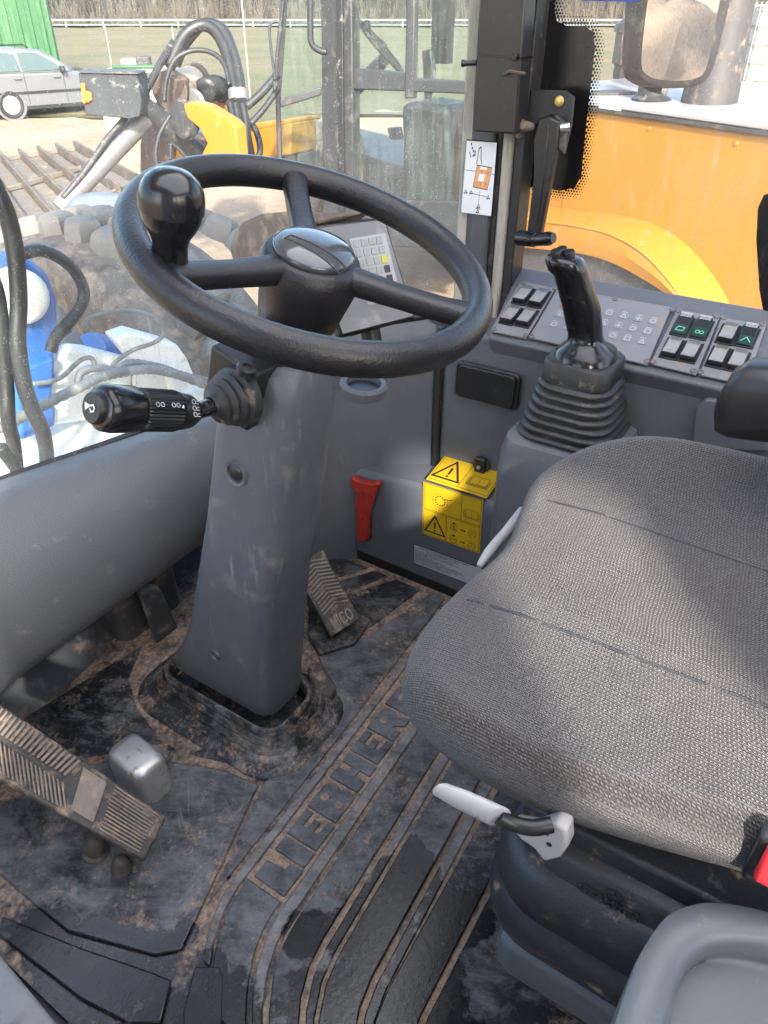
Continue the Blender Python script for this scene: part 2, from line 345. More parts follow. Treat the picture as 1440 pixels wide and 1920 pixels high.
# dusty glass
def glass(key, dust, tint, speck=.5, streak=(1, 1, .08), film=.035, dirtcol=(.62, .63, .60)):
    m, N, L, p = nodes(key); N.remove(p); out = N['Material Output']; co = nnew(N, 'ShaderNodeNewGeometry').outputs['Position']
    tr = nnew(N, 'ShaderNodeBsdfTransparent'); tr.inputs[0].default_value = (*tint, 1); gl = nnew(N, 'ShaderNodeBsdfGlossy'); gl.inputs['Roughness'].default_value = .02
    df = nnew(N, 'ShaderNodeBsdfDiffuse'); df.inputs[0].default_value = (*dirtcol, 1); tl = nnew(N, 'ShaderNodeBsdfTranslucent'); tl.inputs[0].default_value = (*dirtcol, 1)
    ms = nnew(N, 'ShaderNodeMixShader'); ms.inputs[0].default_value = .55; L.new(df.outputs[0], ms.inputs[1]); L.new(tl.outputs[0], ms.inputs[2])
    f1 = nrange(N, L, nnoise(N, L, co, 30, 7, .7, streak), .46, .72, 0, dust); f2 = nrange(N, L, nnoise(N, L, co, 4, 5, .6), .4, .7, 0, dust * .6)
    vo = nnew(N, 'ShaderNodeTexVoronoi'); vo.inputs['Scale'].default_value = 240; L.new(co, vo.inputs[0]); f3 = nrange(N, L, vo.outputs['Distance'], .14, .24, speck, 0)
    f3 = nmath(N, L, 'MULTIPLY', f3, nrange(N, L, nnoise(N, L, co, 60, 3, .6), .44, .56))
    f4 = nrange(N, L, nnoise(N, L, co, 170, 4, .7, (1, 1, .035)), .60, .72, 0, speck * .55); f3 = nmath(N, L, 'ADD', f3, f4)
    dfac = nmath(N, L, 'MINIMUM', nmath(N, L, 'ADD', nmath(N, L, 'ADD', f1, f2), nmath(N, L, 'ADD', f3, film)), .85)
    fr = nnew(N, 'ShaderNodeFresnel'); fr.inputs[0].default_value = 1.35; mg = nnew(N, 'ShaderNodeMixShader'); L.new(nmath(N, L, 'MINIMUM', fr.outputs[0], .35), mg.inputs[0]); L.new(tr.outputs[0], mg.inputs[1]); L.new(gl.outputs[0], mg.inputs[2])
    mx = nnew(N, 'ShaderNodeMixShader'); L.new(dfac, mx.inputs[0]); L.new(mg.outputs[0], mx.inputs[1]); L.new(ms.outputs[0], mx.inputs[2]); L.new(mx.outputs[0], out.inputs[0])
glass('glass', .15, (.95, .98, .96), .46, (1, 1, .06), .012); glass('glass_side', .13, (.97, .97, .95), .4, (1, 1, .05), .10, (.56, .50, .43)); glass('glass_far', .12, (.74, .88, .85), .0, (1, 1, .12), .03)
m, N, L, p = nodes('milky'); N.remove(p); tl = nnew(N, 'ShaderNodeBsdfTranslucent'); tl.inputs[0].default_value = (.92, .93, .93, 1); L.new(tl.outputs[0], N['Material Output'].inputs[0])
m, N, L, p = nodes('mirror'); p.inputs['Metallic'].default_value = 1; p.inputs['Roughness'].default_value = .0; p.inputs['Base Color'].default_value = (.85, .85, .85, 1)
# ground and field
m, N, L, p = nodes('sand'); co = nnew(N, 'ShaderNodeNewGeometry').outputs['Position']
c = nmix(N, L, nrange(N, L, nnoise(N, L, co, .5, 8, .7), .35, .65), (.25, .18, .118), (.37, .28, .195)); c = nmix(N, L, nrange(N, L, nnoise(N, L, co, 3, 8, .75, (1, .3, 1)), .55, .7, 0, .7), c, (.16, .112, .075))
L.new(c, p.inputs['Base Color']); p.inputs['Roughness'].default_value = .95; b = nnew(N, 'ShaderNodeBump'); b.inputs['Distance'].default_value = .12; b.inputs['Strength'].default_value = .6; L.new(nnoise(N, L, co, 2.2, 9, .72, (1, .5, 1)), b.inputs['Height']); L.new(b.outputs[0], p.inputs['Normal'])
m, N, L, p = nodes('grass'); co = nnew(N, 'ShaderNodeNewGeometry').outputs['Position']
c = nmix(N, L, nrange(N, L, nnoise(N, L, co, .16, 9, .7), .40, .60), (.165, .125, .068), (.10, .105, .04)); c = nmix(N, L, nrange(N, L, nnoise(N, L, co, 2.5, 6, .7), .5, .7, 0, .6), c, (.22, .17, .11))
L.new(c, p.inputs['Base Color']); p.inputs['Roughness'].default_value = .95; b = nnew(N, 'ShaderNodeBump'); b.inputs['Distance'].default_value = .15; b.inputs['Strength'].default_value = .8; L.new(nnoise(N, L, co, 3, 8, .75), b.inputs['Height']); L.new(b.outputs[0], p.inputs['Normal'])
# ------------------------------------------------------------------ ground and far setting
GZ = -1.10
def sheet(name, pts, m, z):
    q = MB().add([(x, y, z) for x, y in pts], [tuple(range(len(pts)))]); return struct(q.build(name, m, smooth=False, base=(0, 0, 0)))
gm = MB(); n_ = 60; E_ = 900
rows = []
for i in range(n_ + 1):
    u = (i / n_ - .5) * 2; xx = math.copysign(abs(u) ** 3, u) * E_
    r_ = []
    for j in range(n_ + 1):
        v = (j / n_ - .5) * 2; yy = math.copysign(abs(v) ** 3, v) * E_
        dd = math.hypot(xx, yy); h = 0 if dd < 14 else min(1, (dd - 14) / 40) * (math.sin(xx * .09) * math.cos(yy * .07)) * .18
        r_.append(Vector((xx, yy, GZ + h - .02)))
    rows.append(r_)
struct(gm.loft(rows, False, False).build('ground', 'sand', base=(0, 0, 0), ang=180))
def gpt(px, py, z=GZ): return at(px, py, z=z)
# field: far edge and near edge follow the photograph's view, both as real ground
fdir = Vector((math.cos(YAW), math.sin(YAW), 0)); rdir = RGT
def fr(f, r, z=GZ): q = Vector((CAM_LOC.x, CAM_LOC.y, 0)) + fdir * f + rdir * r; q.z = z; return q
fm = MB(); rows = []
for i in range(41):
    f = 19.5 + 78 * (i / 40) ** 1.5; rows.append([fr(f + (1.2 * math.sin(k * 1.7) if i == 0 else 0), -75 + 150 * k / 60, GZ + .03 + .25 * (i / 40) + (.06 * math.sin(k * 1.3 + i) if i else 0)) for k in range(61)])
struct(fm.loft(rows, False, False).build('field', 'grass', base=(0, 0, 0), ang=180))
struct(MB().add([fr(96, -130, GZ + .42), fr(104, -130, GZ + .42), fr(104, 130, GZ + .42), fr(96, 130, GZ + .42)], [(0, 1, 2, 3)]).build('road', 'asphalt', base=(0, 0, 0)))
struct(MB().add([fr(104, -160, GZ + .40), fr(300, -260, GZ + 1.5), fr(300, 260, GZ + 1.5), fr(104, 160, GZ + .40)], [(0, 1, 2, 3)]).build('meadow', 'grass', base=(0, 0, 0)))
# bank of earth behind the machine, seen in the wing mirror
bk = MB(); rows = []; rb_ = random.Random(5)
for i in range(46):
    r_ = []
    for k in range(110):
        x = 1.5 + k * .30; y = -6 - i * .32; h = 2.6 * math.sin(math.pi * min(1, i / 45)) ** 1.3 * (.75 + .25 * math.sin(k * .27 + i * .1)) * min(1, k / 8)
        r_.append(Vector((x, y + .2 * math.sin(k * .4), GZ - .05 + h + rb_.uniform(-.10, .10) * (1 if i else 0) + .10 * math.sin(i * 1.1 + .3 * math.sin(k * .2)))))
    rows.append(r_)
struct(bk.loft(rows, False, False).build('earth_bank', 'sand', base=(0, 0, 0), ang=180))
# guard rail
gr = thing('guard_rail', fr(94.5, 0, GZ + .3), 'long grey steel guard rail along the far road', 'guard rail')
prof = [(-.02, .52), (.03, .56), (-.02, .60), (-.02, .63), (.03, .67), (-.02, .72)]
MB().loft([[fr(94.5 + a, r_, GZ + .35 + b) for a, b in prof] for r_ in (-90, 0, 90)], False, False).build('rail', 'galv', gr)
for k in range(30):
    q = fr(94.62, -58 + k * 4, 0); MB().box((q.x, q.y, GZ + .65), (.12, .12, .72)).build('post', 'galv', gr)
# leafless wood behind the road: one mass
wd = MB(); rnd = random.Random(3)
for k in range(520):
    f = rnd.uniform(106, 145); r_ = rnd.uniform(-62, 62); b = fr(f, r_, GZ + .3); h = rnd.uniform(7, 13); t = b + Vector((rnd.uniform(-.6, .6), rnd.uniform(-.6, .6), h)); ra = rnd.uniform(.08, .2)
    mid = b.lerp(t, .5) + Vector((rnd.uniform(-.3, .3), rnd.uniform(-.3, .3), 0)); wd.tube([b, mid, t], [ra, ra * .7, .02], 4)
    for j in range(26):
        s = rnd.uniform(.05, .98); q = b.lerp(t, s); L_ = rnd.uniform(.8, 2.6) * (1.1 - s * .6); an = rnd.uniform(0, 6.28); e = q + Vector((math.cos(an) * L_ * .8, math.sin(an) * L_ * .8, L_ * rnd.uniform(.2, .9)))
        wd.tube([q, e], [.035, .006], 3, False)
        for g in range(3):
            q2 = q.lerp(e, rnd.uniform(.3, .9)); e2 = q2 + Vector((rnd.uniform(-.7, .7), rnd.uniform(-.7, .7), rnd.uniform(.1, .9))); wd.tube([q2, e2], [.02, .005], 3, False)
o = wd.build('bare_wood', 'bark', smooth=False, kind='stuff'); tag(o, 'leafless grey brown wood beyond the road', 'wood')
ud = MB()
for k in range(1500):
    f = rnd.uniform(105, 128); r_ = rnd.uniform(-75, 75); b = fr(f, r_, GZ + .35)
    for j in range(5):
        e = b + Vector((rnd.uniform(-.9, .9), rnd.uniform(-.9, .9), rnd.uniform(.8, 3.0))); ud.tube([b, e], [.06, .012], 3, False)
o = ud.build('undergrowth', 'scrub', smooth=False, kind='stuff'); tag(o, 'tangled dry undergrowth at the foot of the wood', 'undergrowth')

# ------------------------------------------------------------------ the cab we stand in
struct(MB().box((.05, -.30, -.045), (1.75, 2.0, .06)).build('cab_floor', 'plastic_dirty'))
cab = thing('loader_cab', (0, 0, -.01), 'dark grey inside of the loader cab with windscreen, pillars and roof', 'cab')
# front panel under the windscreen
sec = [(.455, .222), (.440, .220), (.418, .232), (.400, .262), (.392, .305), (.391, .355), (.402, .405), (.424, .442), (.455, .466), (.485, .472), (.56, .452)]
rows = []
for i in range(25):
    x = -.80 + i * 1.0 / 24 * 1.02
    r_ = []
    for k, (y, z) in enumerate(sec):
        t = k / (len(sec) - 1); xc = max(x, -.36); yo = (.10 * xc) * (1 - t) + (-.002 - .30 * max(min(x, .25), -.25)) * t
        if x < -.42: yo -= 2.2 * (x + .42) ** 2
        r_.append(Vector((x, y + yo, z)))
    rows.append(r_)
MB().loft(rows, False, False).build('front_panel', 'plastic_front', cab, ang=180)
q = at(277, 1054, y=.425); MB().lathe([(.006, -.004), (.006, .001), (.004, .003), (0, .003)], q, (-.3, -1, .1), 12).build('panel_screw', 'black', cab)
# dark footwell behind the pedals
rows = [[Vector((x, y + (.03 * math.sin(x * 9)), z)) for y, z in ((.50, .235), (.62, .22), (.66, .12), (.63, .04), (.585, .0))] for x in [-.8 + k * .06 for k in range(22)]]
MB().loft(rows, False, False).build('footwell_wall', 'plastic_dirty', cab, ang=60)
MB().loft([[Vector((x, y, z)) for x, y in rr(.09, .60, .17 - t * .05, .10 - t * .03, .03)] for t, z in ((0, -.005), (.1, .12), (.6, .19), (1, .205))]).build('footwell_bulge', 'plastic_dirty', cab)
pf = PX([(262, 1118), (285, 1106), (302, 1108), (338, 1185), (335, 1212), (300, 1228)], y=.50); MB().prism(pf, (.01, .022, .004)).build('flap', 'plastic_dirty', cab, bevel=.006)
MB().box((-.12, .72, .13), (1.36, .03, .30)).build('bulkhead', 'plastic_dirty', cab)
# rounded corner panel right of the column, with a recess
path = spline([(.19, .47, 0), (.27, .462, 0), (.37, .43, 0), (.48, .345, 0), (.555, .24, 0), (.583, .158, 0)], 6)
def ctop(x): t = max(0, min(1, (x - .22) / .25)); return .47 + .13 * t * t * (3 - 2 * t)
rows = [[Vector((p.x + (.02 if z > .585 else 0), p.y + (.02 if z > .585 else 0), z / .60 * ctop(p.x) if z > 0 else z)) for z in (-.01, .15, .30, .42, .52, .57, .592, .60)] for p in path]
MB().loft(rows, False, False).build('corner_panel', 'plastic', cab, ang=180)
cupc = at(682, 722, z=.535); MB().lathe([(.034, -.02), (.041, -.015), (.044, .002), (.039, .007), (.032, .005), (.029, -.02), (.0, -.02)], cupc, (0, -.1, 1), 28).build('cup_ring', 'plastic', cab)
MB().lathe([(0, .0), (.029, .0), (.029, .003), (0, .003)], cupc + Vector((0, 0, -.008)), (0, -.1, 1), 24).build('cup_well', 'black', cab)
# side panel
MB().prism([Vector((.585, .150, .02)), Vector((.585, .146, .575)), Vector((.578, .06, .590)), Vector((.578, -.95, .590)), Vector((.578, -.95, .02))], (.14, 0, 0)).build('side_panel', 'plastic', cab, bevel=.012, seg=4)
MB().box((.61, .165, .30), (.03, .05, .58)).build('joint_backing', 'plastic_dirty', cab)  # box added behind the joint to stop light leaking through
MB().tube([(.586, .155, .26), (.584, .156, .45), (.587, .155, .585)], .009, 8).build('groove_seal', 'rubber', cab)
mo = PX([(1305, 765), (1325, 745), (1440, 765), (1440, 845), (1295, 840)], x=.576); MB().prism([p - Vector((.006, 0, 0)) for p in mo], (.012, 0, 0)).build('cover_plate', 'plastic', cab, bevel=.004)
# lower housing with the stickers
HX = .505; HT = .268
hp = [(HX, -.055), (HX, .33), (HX + .006, .385), (HX + .03, .425), (HX + .08, .45), (.66, .46), (.66, -.055)]
rings = []
for z, ins in ((.028, 0), (.12, .0), (.225, .0), (.252, .002), (.264, .010), (HT, .024), (HT + .012, .10)):
    rings.append([Vector((min(x + ins, .66) if x < .65 else x, y if y < .3 else y - ins * .3, z + (0 if z < .1 else -.10 * (y - .17)))) for x, y in hp])
MB().loft(rings).build('lower_housing', 'plastic', cab, bevel=.004)
MB().box((HX + .06, .17, .012), (.115, .52, .03)).build('kick_strip', 'black', cab, bevel=.004)
# bracket and hook where the side panel meets the housing
hk = at(902, 872, x=.575)
MB().lathe([(.0, -.004), (.019, -.004), (.019, .001), (0, .001)], hk, (-1, 0, 0), 20).build('hook_recess', 'plastic_dirty', cab)
MB().box(hk + Vector((-.004, 0, .002)), (.010, .024, .034)).build('hook', 'black', cab, bevel=.003)
MB().lathe([(0, 0), (.004, 0), (.004, .004), (0, .004)], hk + Vector((-.010, 0, .0)), (-1, 0, .2), 10).build('hook_screw', 'metal', cab)
# console top (sloping) and joystick pedestal
CO = Vector((.578, 0, .601)); CV = Vector((.125, 0, .055)).normalized(); CU = Vector((0, -1, 0)); CN = Vector((-CV.z, 0, CV.x))
c0 = [(.045, -.012), (-1.0, -.012), (-1.0, .19), (.075, .19)]
MB().prism([CO + Vector((0, y, 0)) + CV * v - CN * .004 for y, v in c0], -CN * .05).build('console_top', 'console', cab, bevel=.006, seg=3)
ped = [(.515, -.157, .21, .20, .03, -.01), (.515, -.157, .21, .204, .034, .40), (.515, -.157, .207, .202, .036, .455), (.515, -.157, .195, .19, .036, .480), (.515, -.157, .15, .15, .03, .488)]
MB().loft([[Vector((x, y, z)) for x, y in rr(cx, cy, wx, wy, r_)] for cx, cy, wx, wy, r_, z in ped]).build('joystick_pedestal', 'console', cab, ang=50)
# windscreen, pillar, side window
wp = spline([(-.86, .30, 0), (-.62, .55, 0), (-.2, .605, 0), (.05, .555, 0), (.25, .50, 0), (.45, .43, 0), (.61, .31, 0), (.700, .178, 0)], 6)
MB().loft([[Vector((p.x, p.y - (z - .46) * .03, z)) for z in (.44, .9, 1.62)] for p in wp], False, False).build('windscreen', 'glass', cab, ang=180)
MB().tube([Vector((p.x, p.y - .004, .447)) for p in wp], .009, 6).build('windscreen_seal', 'rubber', cab)
SX = .752
MB().add([(SX, .10, .60), (SX, -1.05, .60), (SX, -1.05, 1.62), (SX, .10, 1.62)], [(0, 1, 2, 3)]).build('side_window', 'glass_side', cab)
def col_(poly, z0, z1, nm, m, bv=.004): MB().prism([Vector((x, y, z0)) for x, y in poly], (0, 0, z1 - z0)).build(nm, m, cab, bevel=bv)
col_([(.690, .186), (.700, .160), (.722, .166), (.716, .192)], .50, 1.62, 'pillar_seal', 'seal')
col_([(.686, .158), (.686, .118), (.75, .118), (.745, .17), (.70, .172)], .50, 1.62, 'pillar', 'pillar')
col_([(.694, .1165), (.694, .106), (.74, .106), (.74, .1165)], .50, 1.62, 'pillar_gasket', 'rubber', .002)
col_([(.690, .1045), (.690, .086), (.75, .086), (.75, .1045)], .50, 1.62, 'pillar_profile', 'seal')
col_([(.699, .0845), (.699, .066), (.749, .066), (.749, .0845)], .55, 1.62, 'window_gasket', 'rubber', .002)
# printed black border of the side window, with its fading dots
FX = SX - .003
blk = [(1040, 20), (1045, 40), (1062, 48), (1095, 48), (1112, 60), (1116, 90), (1103, 200), (1090, 330), (1078, 352), (1050, 358), (1000, 350), (978, 362), (968, 400), (955, 560), (940, 560), (960, 330), (1000, -60), (1040, -60)]
MB().add([p for p in PX(blk, x=FX)], [tuple(range(len(blk)))]).build('window_border', 'frit', cab, smooth=False)
import itertools
def inside(x, y, P):
    c = False; j = len(P) - 1
    for i in range(len(P)):
        (a, b), (e, f) = P[i], P[j]
        if (b > y) != (f > y) and x < (e - a) * (y - b) / (f - b) + a: c = not c
        j = i
    return c
def dist(x, y, P):
    best = 1e9
    for (a, b), (c, d) in zip(P, P[1:] + P[:1]):
        L2 = (c - a) ** 2 + (d - b) ** 2 or 1; t = max(0, min(1, ((x - a) * (c - a) + (y - b) * (d - b)) / L2)); best = min(best, math.hypot(x - a - t * (c - a), y - b - t * (d - b)))
    return best
blk3 = PX(blk, x=FX); b2 = [(p.y, p.z) for p in blk3]; dots = MB(); pit = .0052
ys = [p[0] for p in b2]; zs = [p[1] for p in b2]
for i in range(int((max(ys) - min(ys) + .06) / pit)):
    for j in range(int((min(1.25, max(zs)) - min(zs) + .06) / (pit * .87))):
        y = min(ys) - .04 + i * pit + (pit / 2 if j % 2 else 0); z = min(zs) - .03 + j * pit * .87
        if y > .064 or z < .63 or inside(y, z, b2): continue
        dd = dist(y, z, b2)
        if dd > .0165 or z > 1.16: continue
        rad = .0026 * (1 - dd / .024); dots.add([(FX - .0004, y + rad * math.cos(a * math.pi / 3), z + rad * math.sin(a * math.pi / 3)) for a in range(6)], [(0, 1, 2, 3, 4, 5)])
dots.build('border_dots', 'frit', cab, smooth=False)
rb = [(1460, 355), (1432, 366), (1421, 390), (1418, 450), (1424, 545), (1436, 610), (1460, 640)]
MB().add(PX(rb, x=FX), [tuple(range(len(rb)))]).build('window_border', 'frit', cab, smooth=False)
# roof, rear posts and added light-shaping panels of the cab (behind and above the camera)
for c_, s_ in (((-.80, -.48, 1.62), (.32, 2.15, .10)), ((.635, -.48, 1.62), (.29, 2.15, .10)), ((-.075, .42, 1.62), (1.13, .35, .10)), ((-.075, -1.36, 1.62), (1.13, .39, .10))): MB().box(c_, s_).build('roof_frame', 'roofmat', cab)
MB().add([(-.64, -1.165, 1.63), (.49, -1.165, 1.63), (.49, .245, 1.63), (-.64, .245, 1.63)], [(0, 1, 2, 3)]).build('fill_light_panel', 'milky', cab)  # translucent sheet added to give the cab soft fill light
MB().box((-.885, -.555, .80), (.05, .89, 1.56)).build('side_upright', 'bounce_lining', cab, bevel=.01)  # wide unseen panel added to keep sun off column, wheel and floor
MB().box((-.875, -1.42, .80), (.05, .26, 1.56)).build('rear_post', 'pillar', cab, bevel=.01)
MB().box((-.06, -1.54, .40), (1.62, .04, .76)).build('rear_wall', 'bounce_lining', cab)
MB().box((.72, -1.25, .90), (.06, .36, 1.36)).build('rear_post', 'pillar', cab, bevel=.01)
MB().box((-.885, .22, .27), (.05, .65, .56)).build('sun_block_front', 'plastic_front', cab, bevel=.01)  # unseen low wall added to shade the footwell and left floor
MB().box((-.885, -1.145, .51), (.05, .27, 1.04)).build('sun_block_rear', 'bounce_lining', cab, bevel=.01)  # unseen wall added to shade the seat side and the floor
MB().box((-.885, -.48, 1.51), (.046, 2.0, .11)).build('sun_block_top', 'bounce_lining', cab)  # strip added under the roof edge to cut sun on the right wall
# light grey sill at the door
sl = [(-.513, .60), (-.511, .216), (-.524, .05), (-.56, -.10), (-.84, -.10), (-.84, .60)]
MB().prism([Vector((x, y, -.012)) for x, y in sl], (0, 0, .04)).build('door_sill', 'sill', cab, bevel=.006)

# ------------------------------------------------------------------ rubber floor mat
fl = thing('floor_mat', (0, 0, -.012), 'ribbed dark rubber floor mat with raised lettering, dusty and partly wet', 'floor mat')
MB().box((.0, .02, -.008), (1.02, 1.24, .012)).build('base_sheet', 'mat_base', fl)
def shift(x): return -3.2 * max(0, -.25 - x) ** 2
def strip(y0, y1, m, x0=-.46, x1=.50, tilt=.05, h=.006, name='rib', g=.0022):
    xs = [x0 + (x1 - x0) * k / 24 for k in range(25)]
    lo = [Vector((x, y0 + tilt * x * .9 + shift(x) + g, -.002)) for x in xs]; hi = [Vector((x, y1 + tilt * x * .9 + shift(x) - g, -.002)) for x in xs]
    MB().prism(lo + hi[::-1], (0, 0, h)).build(name, m, fl, bevel=.0018)
strip(.013, .031, 'mat_dusty', -.36, .50, .05, .005); strip(-.083, -.060, 'mat_dusty', -.44, .50, .05, .005)
strip(-.0575, .0105, 'mat_pad', -.40, -.2375, .045, .0045, 'pad'); strip(-.139, -.086, 'mat_pad', -.44, .50, .06); strip(-.162, -.143, 'mat_dusty', -.45, .50, .065, .004)
strip(-.226, -.166, 'mat_pad', -.45, .50, .06, .009); strip(-.250, -.230, 'mat_dusty', -.45, .50, .06, .004); strip(-.312, -.254, 'mat_dark', -.45, .50, .03, .007); strip(-.52, -.318, 'mat_dark', -.50, .50, .02, .005)
def pad(pts, m, h=.006, name='pad'): MB().prism([Vector((x, y, -.002)) for x, y in pts], (0, 0, h)).build(name, m, fl, bevel=.003)
pad([(-.30, .024), (-.095, .089), (-.07, .088), (.06, .082), (.13, .11), (.20, .20), (.30, .14), (.49, .10), (.49, .062), (.1, .040)], 'mat_pad', .005)
pad([(-.366, .008), (-.102, .094), (-.115, .17), (-.17, .30), (-.26, .40), (-.44, .45), (-.438, .165), (-.392, .036)], 'mat_pad', .006)
pad([(-.475, .262), (-.442, .132), (-.407, .014), (-.401, -.010), (-.445, -.036), (-.470, .0), (-.485, .075), (-.495, .243)], 'mat_dark', .007)
pad([(-.372, -.022), (-.352, -.052), (-.36, -.066), (-.40, -.102), (-.44, -.12), (-.47, -.09), (-.43, -.06), (-.42, -.05)], 'mat_pad', .005)
pad([(.23, .19), (.33, .15), (.49, .125), (.49, .19), (.38, .26)], 'mat_dark', .005); pad([(.30, .30), (.49, .215), (.49, .25), (.34, .34)], 'mat_dark', .006); pad([(.34, .36), (.49, .27), (.49, .42), (.36, .50)], 'mat_dark', .005)
pad([(-.13, .30), (-.10, .40), (-.06, .47), (.02, .52), (-.24, .56), (-.33, .47), (-.24, .405), (-.165, .33)], 'mat_dark', .004)
pad([(-.088, .102), (-.098, .17), (-.12, .24), (-.06, .20), (-.06, .11)], 'mat_dark', .0045)
GL = {'L': [(0, 0), (1, 0), (1, .40), (.72, .44), (.66, 1), (0, 1)], 'I': [(0, 0), (1, 0), (1, 1), (0, 1)],
      'E': [(0, 0), (1, 0), (1, .24), (.48, .24), (.48, .39), (.84, .39), (.84, .61), (.48, .61), (.48, .76), (1, .76), (1, 1), (0, 1)],
      'B': [(0, 0), (.80, 0), (.95, .08), (1, .22), (.98, .38), (.86, .5), (.96, .62), (.98, .80), (.92, .93), (.78, 1), (0, 1)],
      'H': [(0, 0), (.40, 0), (.40, .36), (.62, .36), (.62, 0), (1, 0), (1, 1), (.62, 1), (.62, .64), (.40, .64), (.40, 1), (0, 1)],
      'R': [(0, 0), (.40, 0), (.40, .30), (.50, .30), (.66, 0), (1, 0), (.84, .40), (.96, .54), (1, .74), (.94, .92), (.80, 1), (0, 1)]}
lx = -.2285
MB().prism([Vector((x, y, -.0020)) for x, y in ((-.42, -.16), (-.27, -.10), (.5, -.06), (.5, -.30), (-.26, -.335), (-.42, -.37))], (0, 0, .0012)).build('groove_dust', 'mat_tan', fl, smooth=False)
MB().prism([Vector((x, y, -.0018)) for x, y in ((-.236, -.071), (.5, -.04), (.5, .036), (-.236, .002))], (0, 0, .0014)).build('letter_bed', 'mat_tan', fl, smooth=False)
for ch in 'LIEBHERR':
    wch = {'L': .046, 'I': .027, 'E': .051}.get(ch, .0605); yb = -.0545 + .042 * lx
    q = MB().prism([Vector((lx + a * wch, yb + b * .0585, -.0015)) for a, b in GL[ch]], (0, 0, .0052)).build('letter', 'mat_letter', fl, bevel=.0012)
    for a, b in {'B': ((.46, .26), (.46, .74)), 'R': ((.48, .68),)}.get(ch, ()):
        MB().lathe([(0, .0), (.0072, 0), (.0072, .0008), (0, .0008)], (lx + a * wch, yb + b * .0585, .0037), (0, 0, 1), 14).build('letter_hole', 'mat_tan', q)
    lx += wch + .0052
# pleated rubber boot round the column foot
bt = thing('column_boot', (.01, .25, 0), 'pleated dusty rubber boot round the foot of the steering column', 'boot')
rings = []
for k, (z, gx) in enumerate(((0, .062), (.004, .060), (.012, .046), (.010, .042), (.022, .034), (.020, .030), (.034, .024), (.031, .020), (.046, .015), (.043, .011), (.056, .010), (.060, .005), (.056, .001), (.020, -.002))):
    rings.append([Vector((x, y, z)) for x, y in rr(.022, .250, .118 + 2 * gx, .272 + 2 * gx, .035 + gx * .7, 7)])
MB().loft(rings).build('pleats', 'boot', bt, ang=80)
# ------------------------------------------------------------------ steering column, stalk, wheel
sc = thing('steering_column', (.02, .25, .04), 'grey plastic steering column cover rising from the floor', 'steering column')
cs = [(.070, .024, .104, .250, .246, .030), (.095, .021, .116, .243, .246, .034), (.15, .020, .124, .222, .212, .036), (.25, .020, .130, .192, .176, .036), (.36, .020, .130, .165, .158, .036), (.48, .021, .128, .132, .146, .036), (.60, .022, .126, .104, .136, .036), (.69, .022, .124, .083, .128, .036), (.735, .022, .116, .072, .118, .036), (.752, .022, .09, .068, .09, .034)]
MB().loft([[Vector((x, y, z)) for x, y in rr(cx, cy, wx, wy, r_, 6)] for z, cx, wx, cy, wy, r_ in cs]).build('cover', 'plastic_col', sc, ang=60)
for px, py, rad in ((441, 888, .018), (404, 1229, .010)):
    q = at(px, py, x=-.0445); MB().lathe([(rad + .002, -.004), (rad, .002), (rad * .8, .001), (rad * .7, -.004), (.0, -.004)], q, (-1, 0, .05), 20).build('screw_recess', 'plastic_col', sc)
    MB().lathe([(0, 0), (rad * .62, 0), (rad * .5, .0015), (0, .0015)], q + Vector((.001, 0, 0)), (-1, 0, .05), 14).build('screw', 'black' if rad > .012 else 'bolt', sc)
MB().lathe([(.040, 0), (.038, .05), (.044, .09), (.044, .12)], (.012, .065, .735), (0, -.335, .94), 24).build('upper_shaft', 'black', sc)
WC = Vector((.009, .003, .878)); WNn = Vector((0, -.328, .945)).normalized(); WA = Vector((1, 0, 0)); WB = WNn.cross(WA)
sw = thing('steering_wheel', WC - WNn * .09, 'black three-spoke steering wheel with glossy oval hub cap', 'steering wheel')
rim = MB(); rings = []
for k in range(72):
    t = 2 * math.pi * k / 72; rd = WA * math.cos(t) + WB * math.sin(t)
    rings.append([WC + rd * (.190 + .0165 * math.cos(a)) + WNn * (.0185 * math.sin(a)) for a in [2 * math.pi * j / 16 for j in range(16)]])
rings.append(rings[0]); rim.loft(rings, False).build('rim', 'wheel', sw, ang=180)
HUB = WC - WNn * .012
MB().lathe([(.030, -.078), (.044, -.072), (.050, -.045), (.056, -.020), (.058, -.004), (.053, .010), (.048, .013), (0, .013)], HUB, WNn, 40, 1.0, (1, 0, 0)).build('hub', 'wheel', sw, ang=60)
cap = MB(); cap.loft([[HUB + WA * (.0475 * s * math.cos(a)) + WB * (.0445 * s * math.sin(a)) + WNn * h for a in [2 * math.pi * j / 40 for j in range(40)]] for s, h in ((1, .011), (1.0, .017), (.97, .020), (.85, .0225), (.6, .0255), (.3, .027), (.02, .0275))])
hc = cap.build('hub_cap', 'hubcap', sw, ang=180)
def domeh(r):
    pr = ((0, .0275), (.014, .027), (.028, .0255), (.040, .0225), (.0455, .020), (.05, .017))
    for (a, ha), (b, hb_) in zip(pr, pr[1:]):
        if r <= b: return ha + (hb_ - ha) * (r - a) / (b - a)
    return .017
def oncap(px, py):
    v = atp(px, py, HUB + WNn * .026, WNn) - HUB; v -= WNn * v.dot(WNn); return HUB + v + WNn * (domeh(v.length * 1.02) + .0004)
il = MB()
for (a, b), (c, d) in (((534, 443), (640, 500)), ((546, 440), (653, 492)), ((534, 443), (546, 440)), ((640, 500), (653, 492))):
    il.tube([oncap(a + (c - a) * t / 8, b + (d - b) * t / 8) for t in range(9)], .0006, 5)
il.build('inlay_line', 'ink', hc)
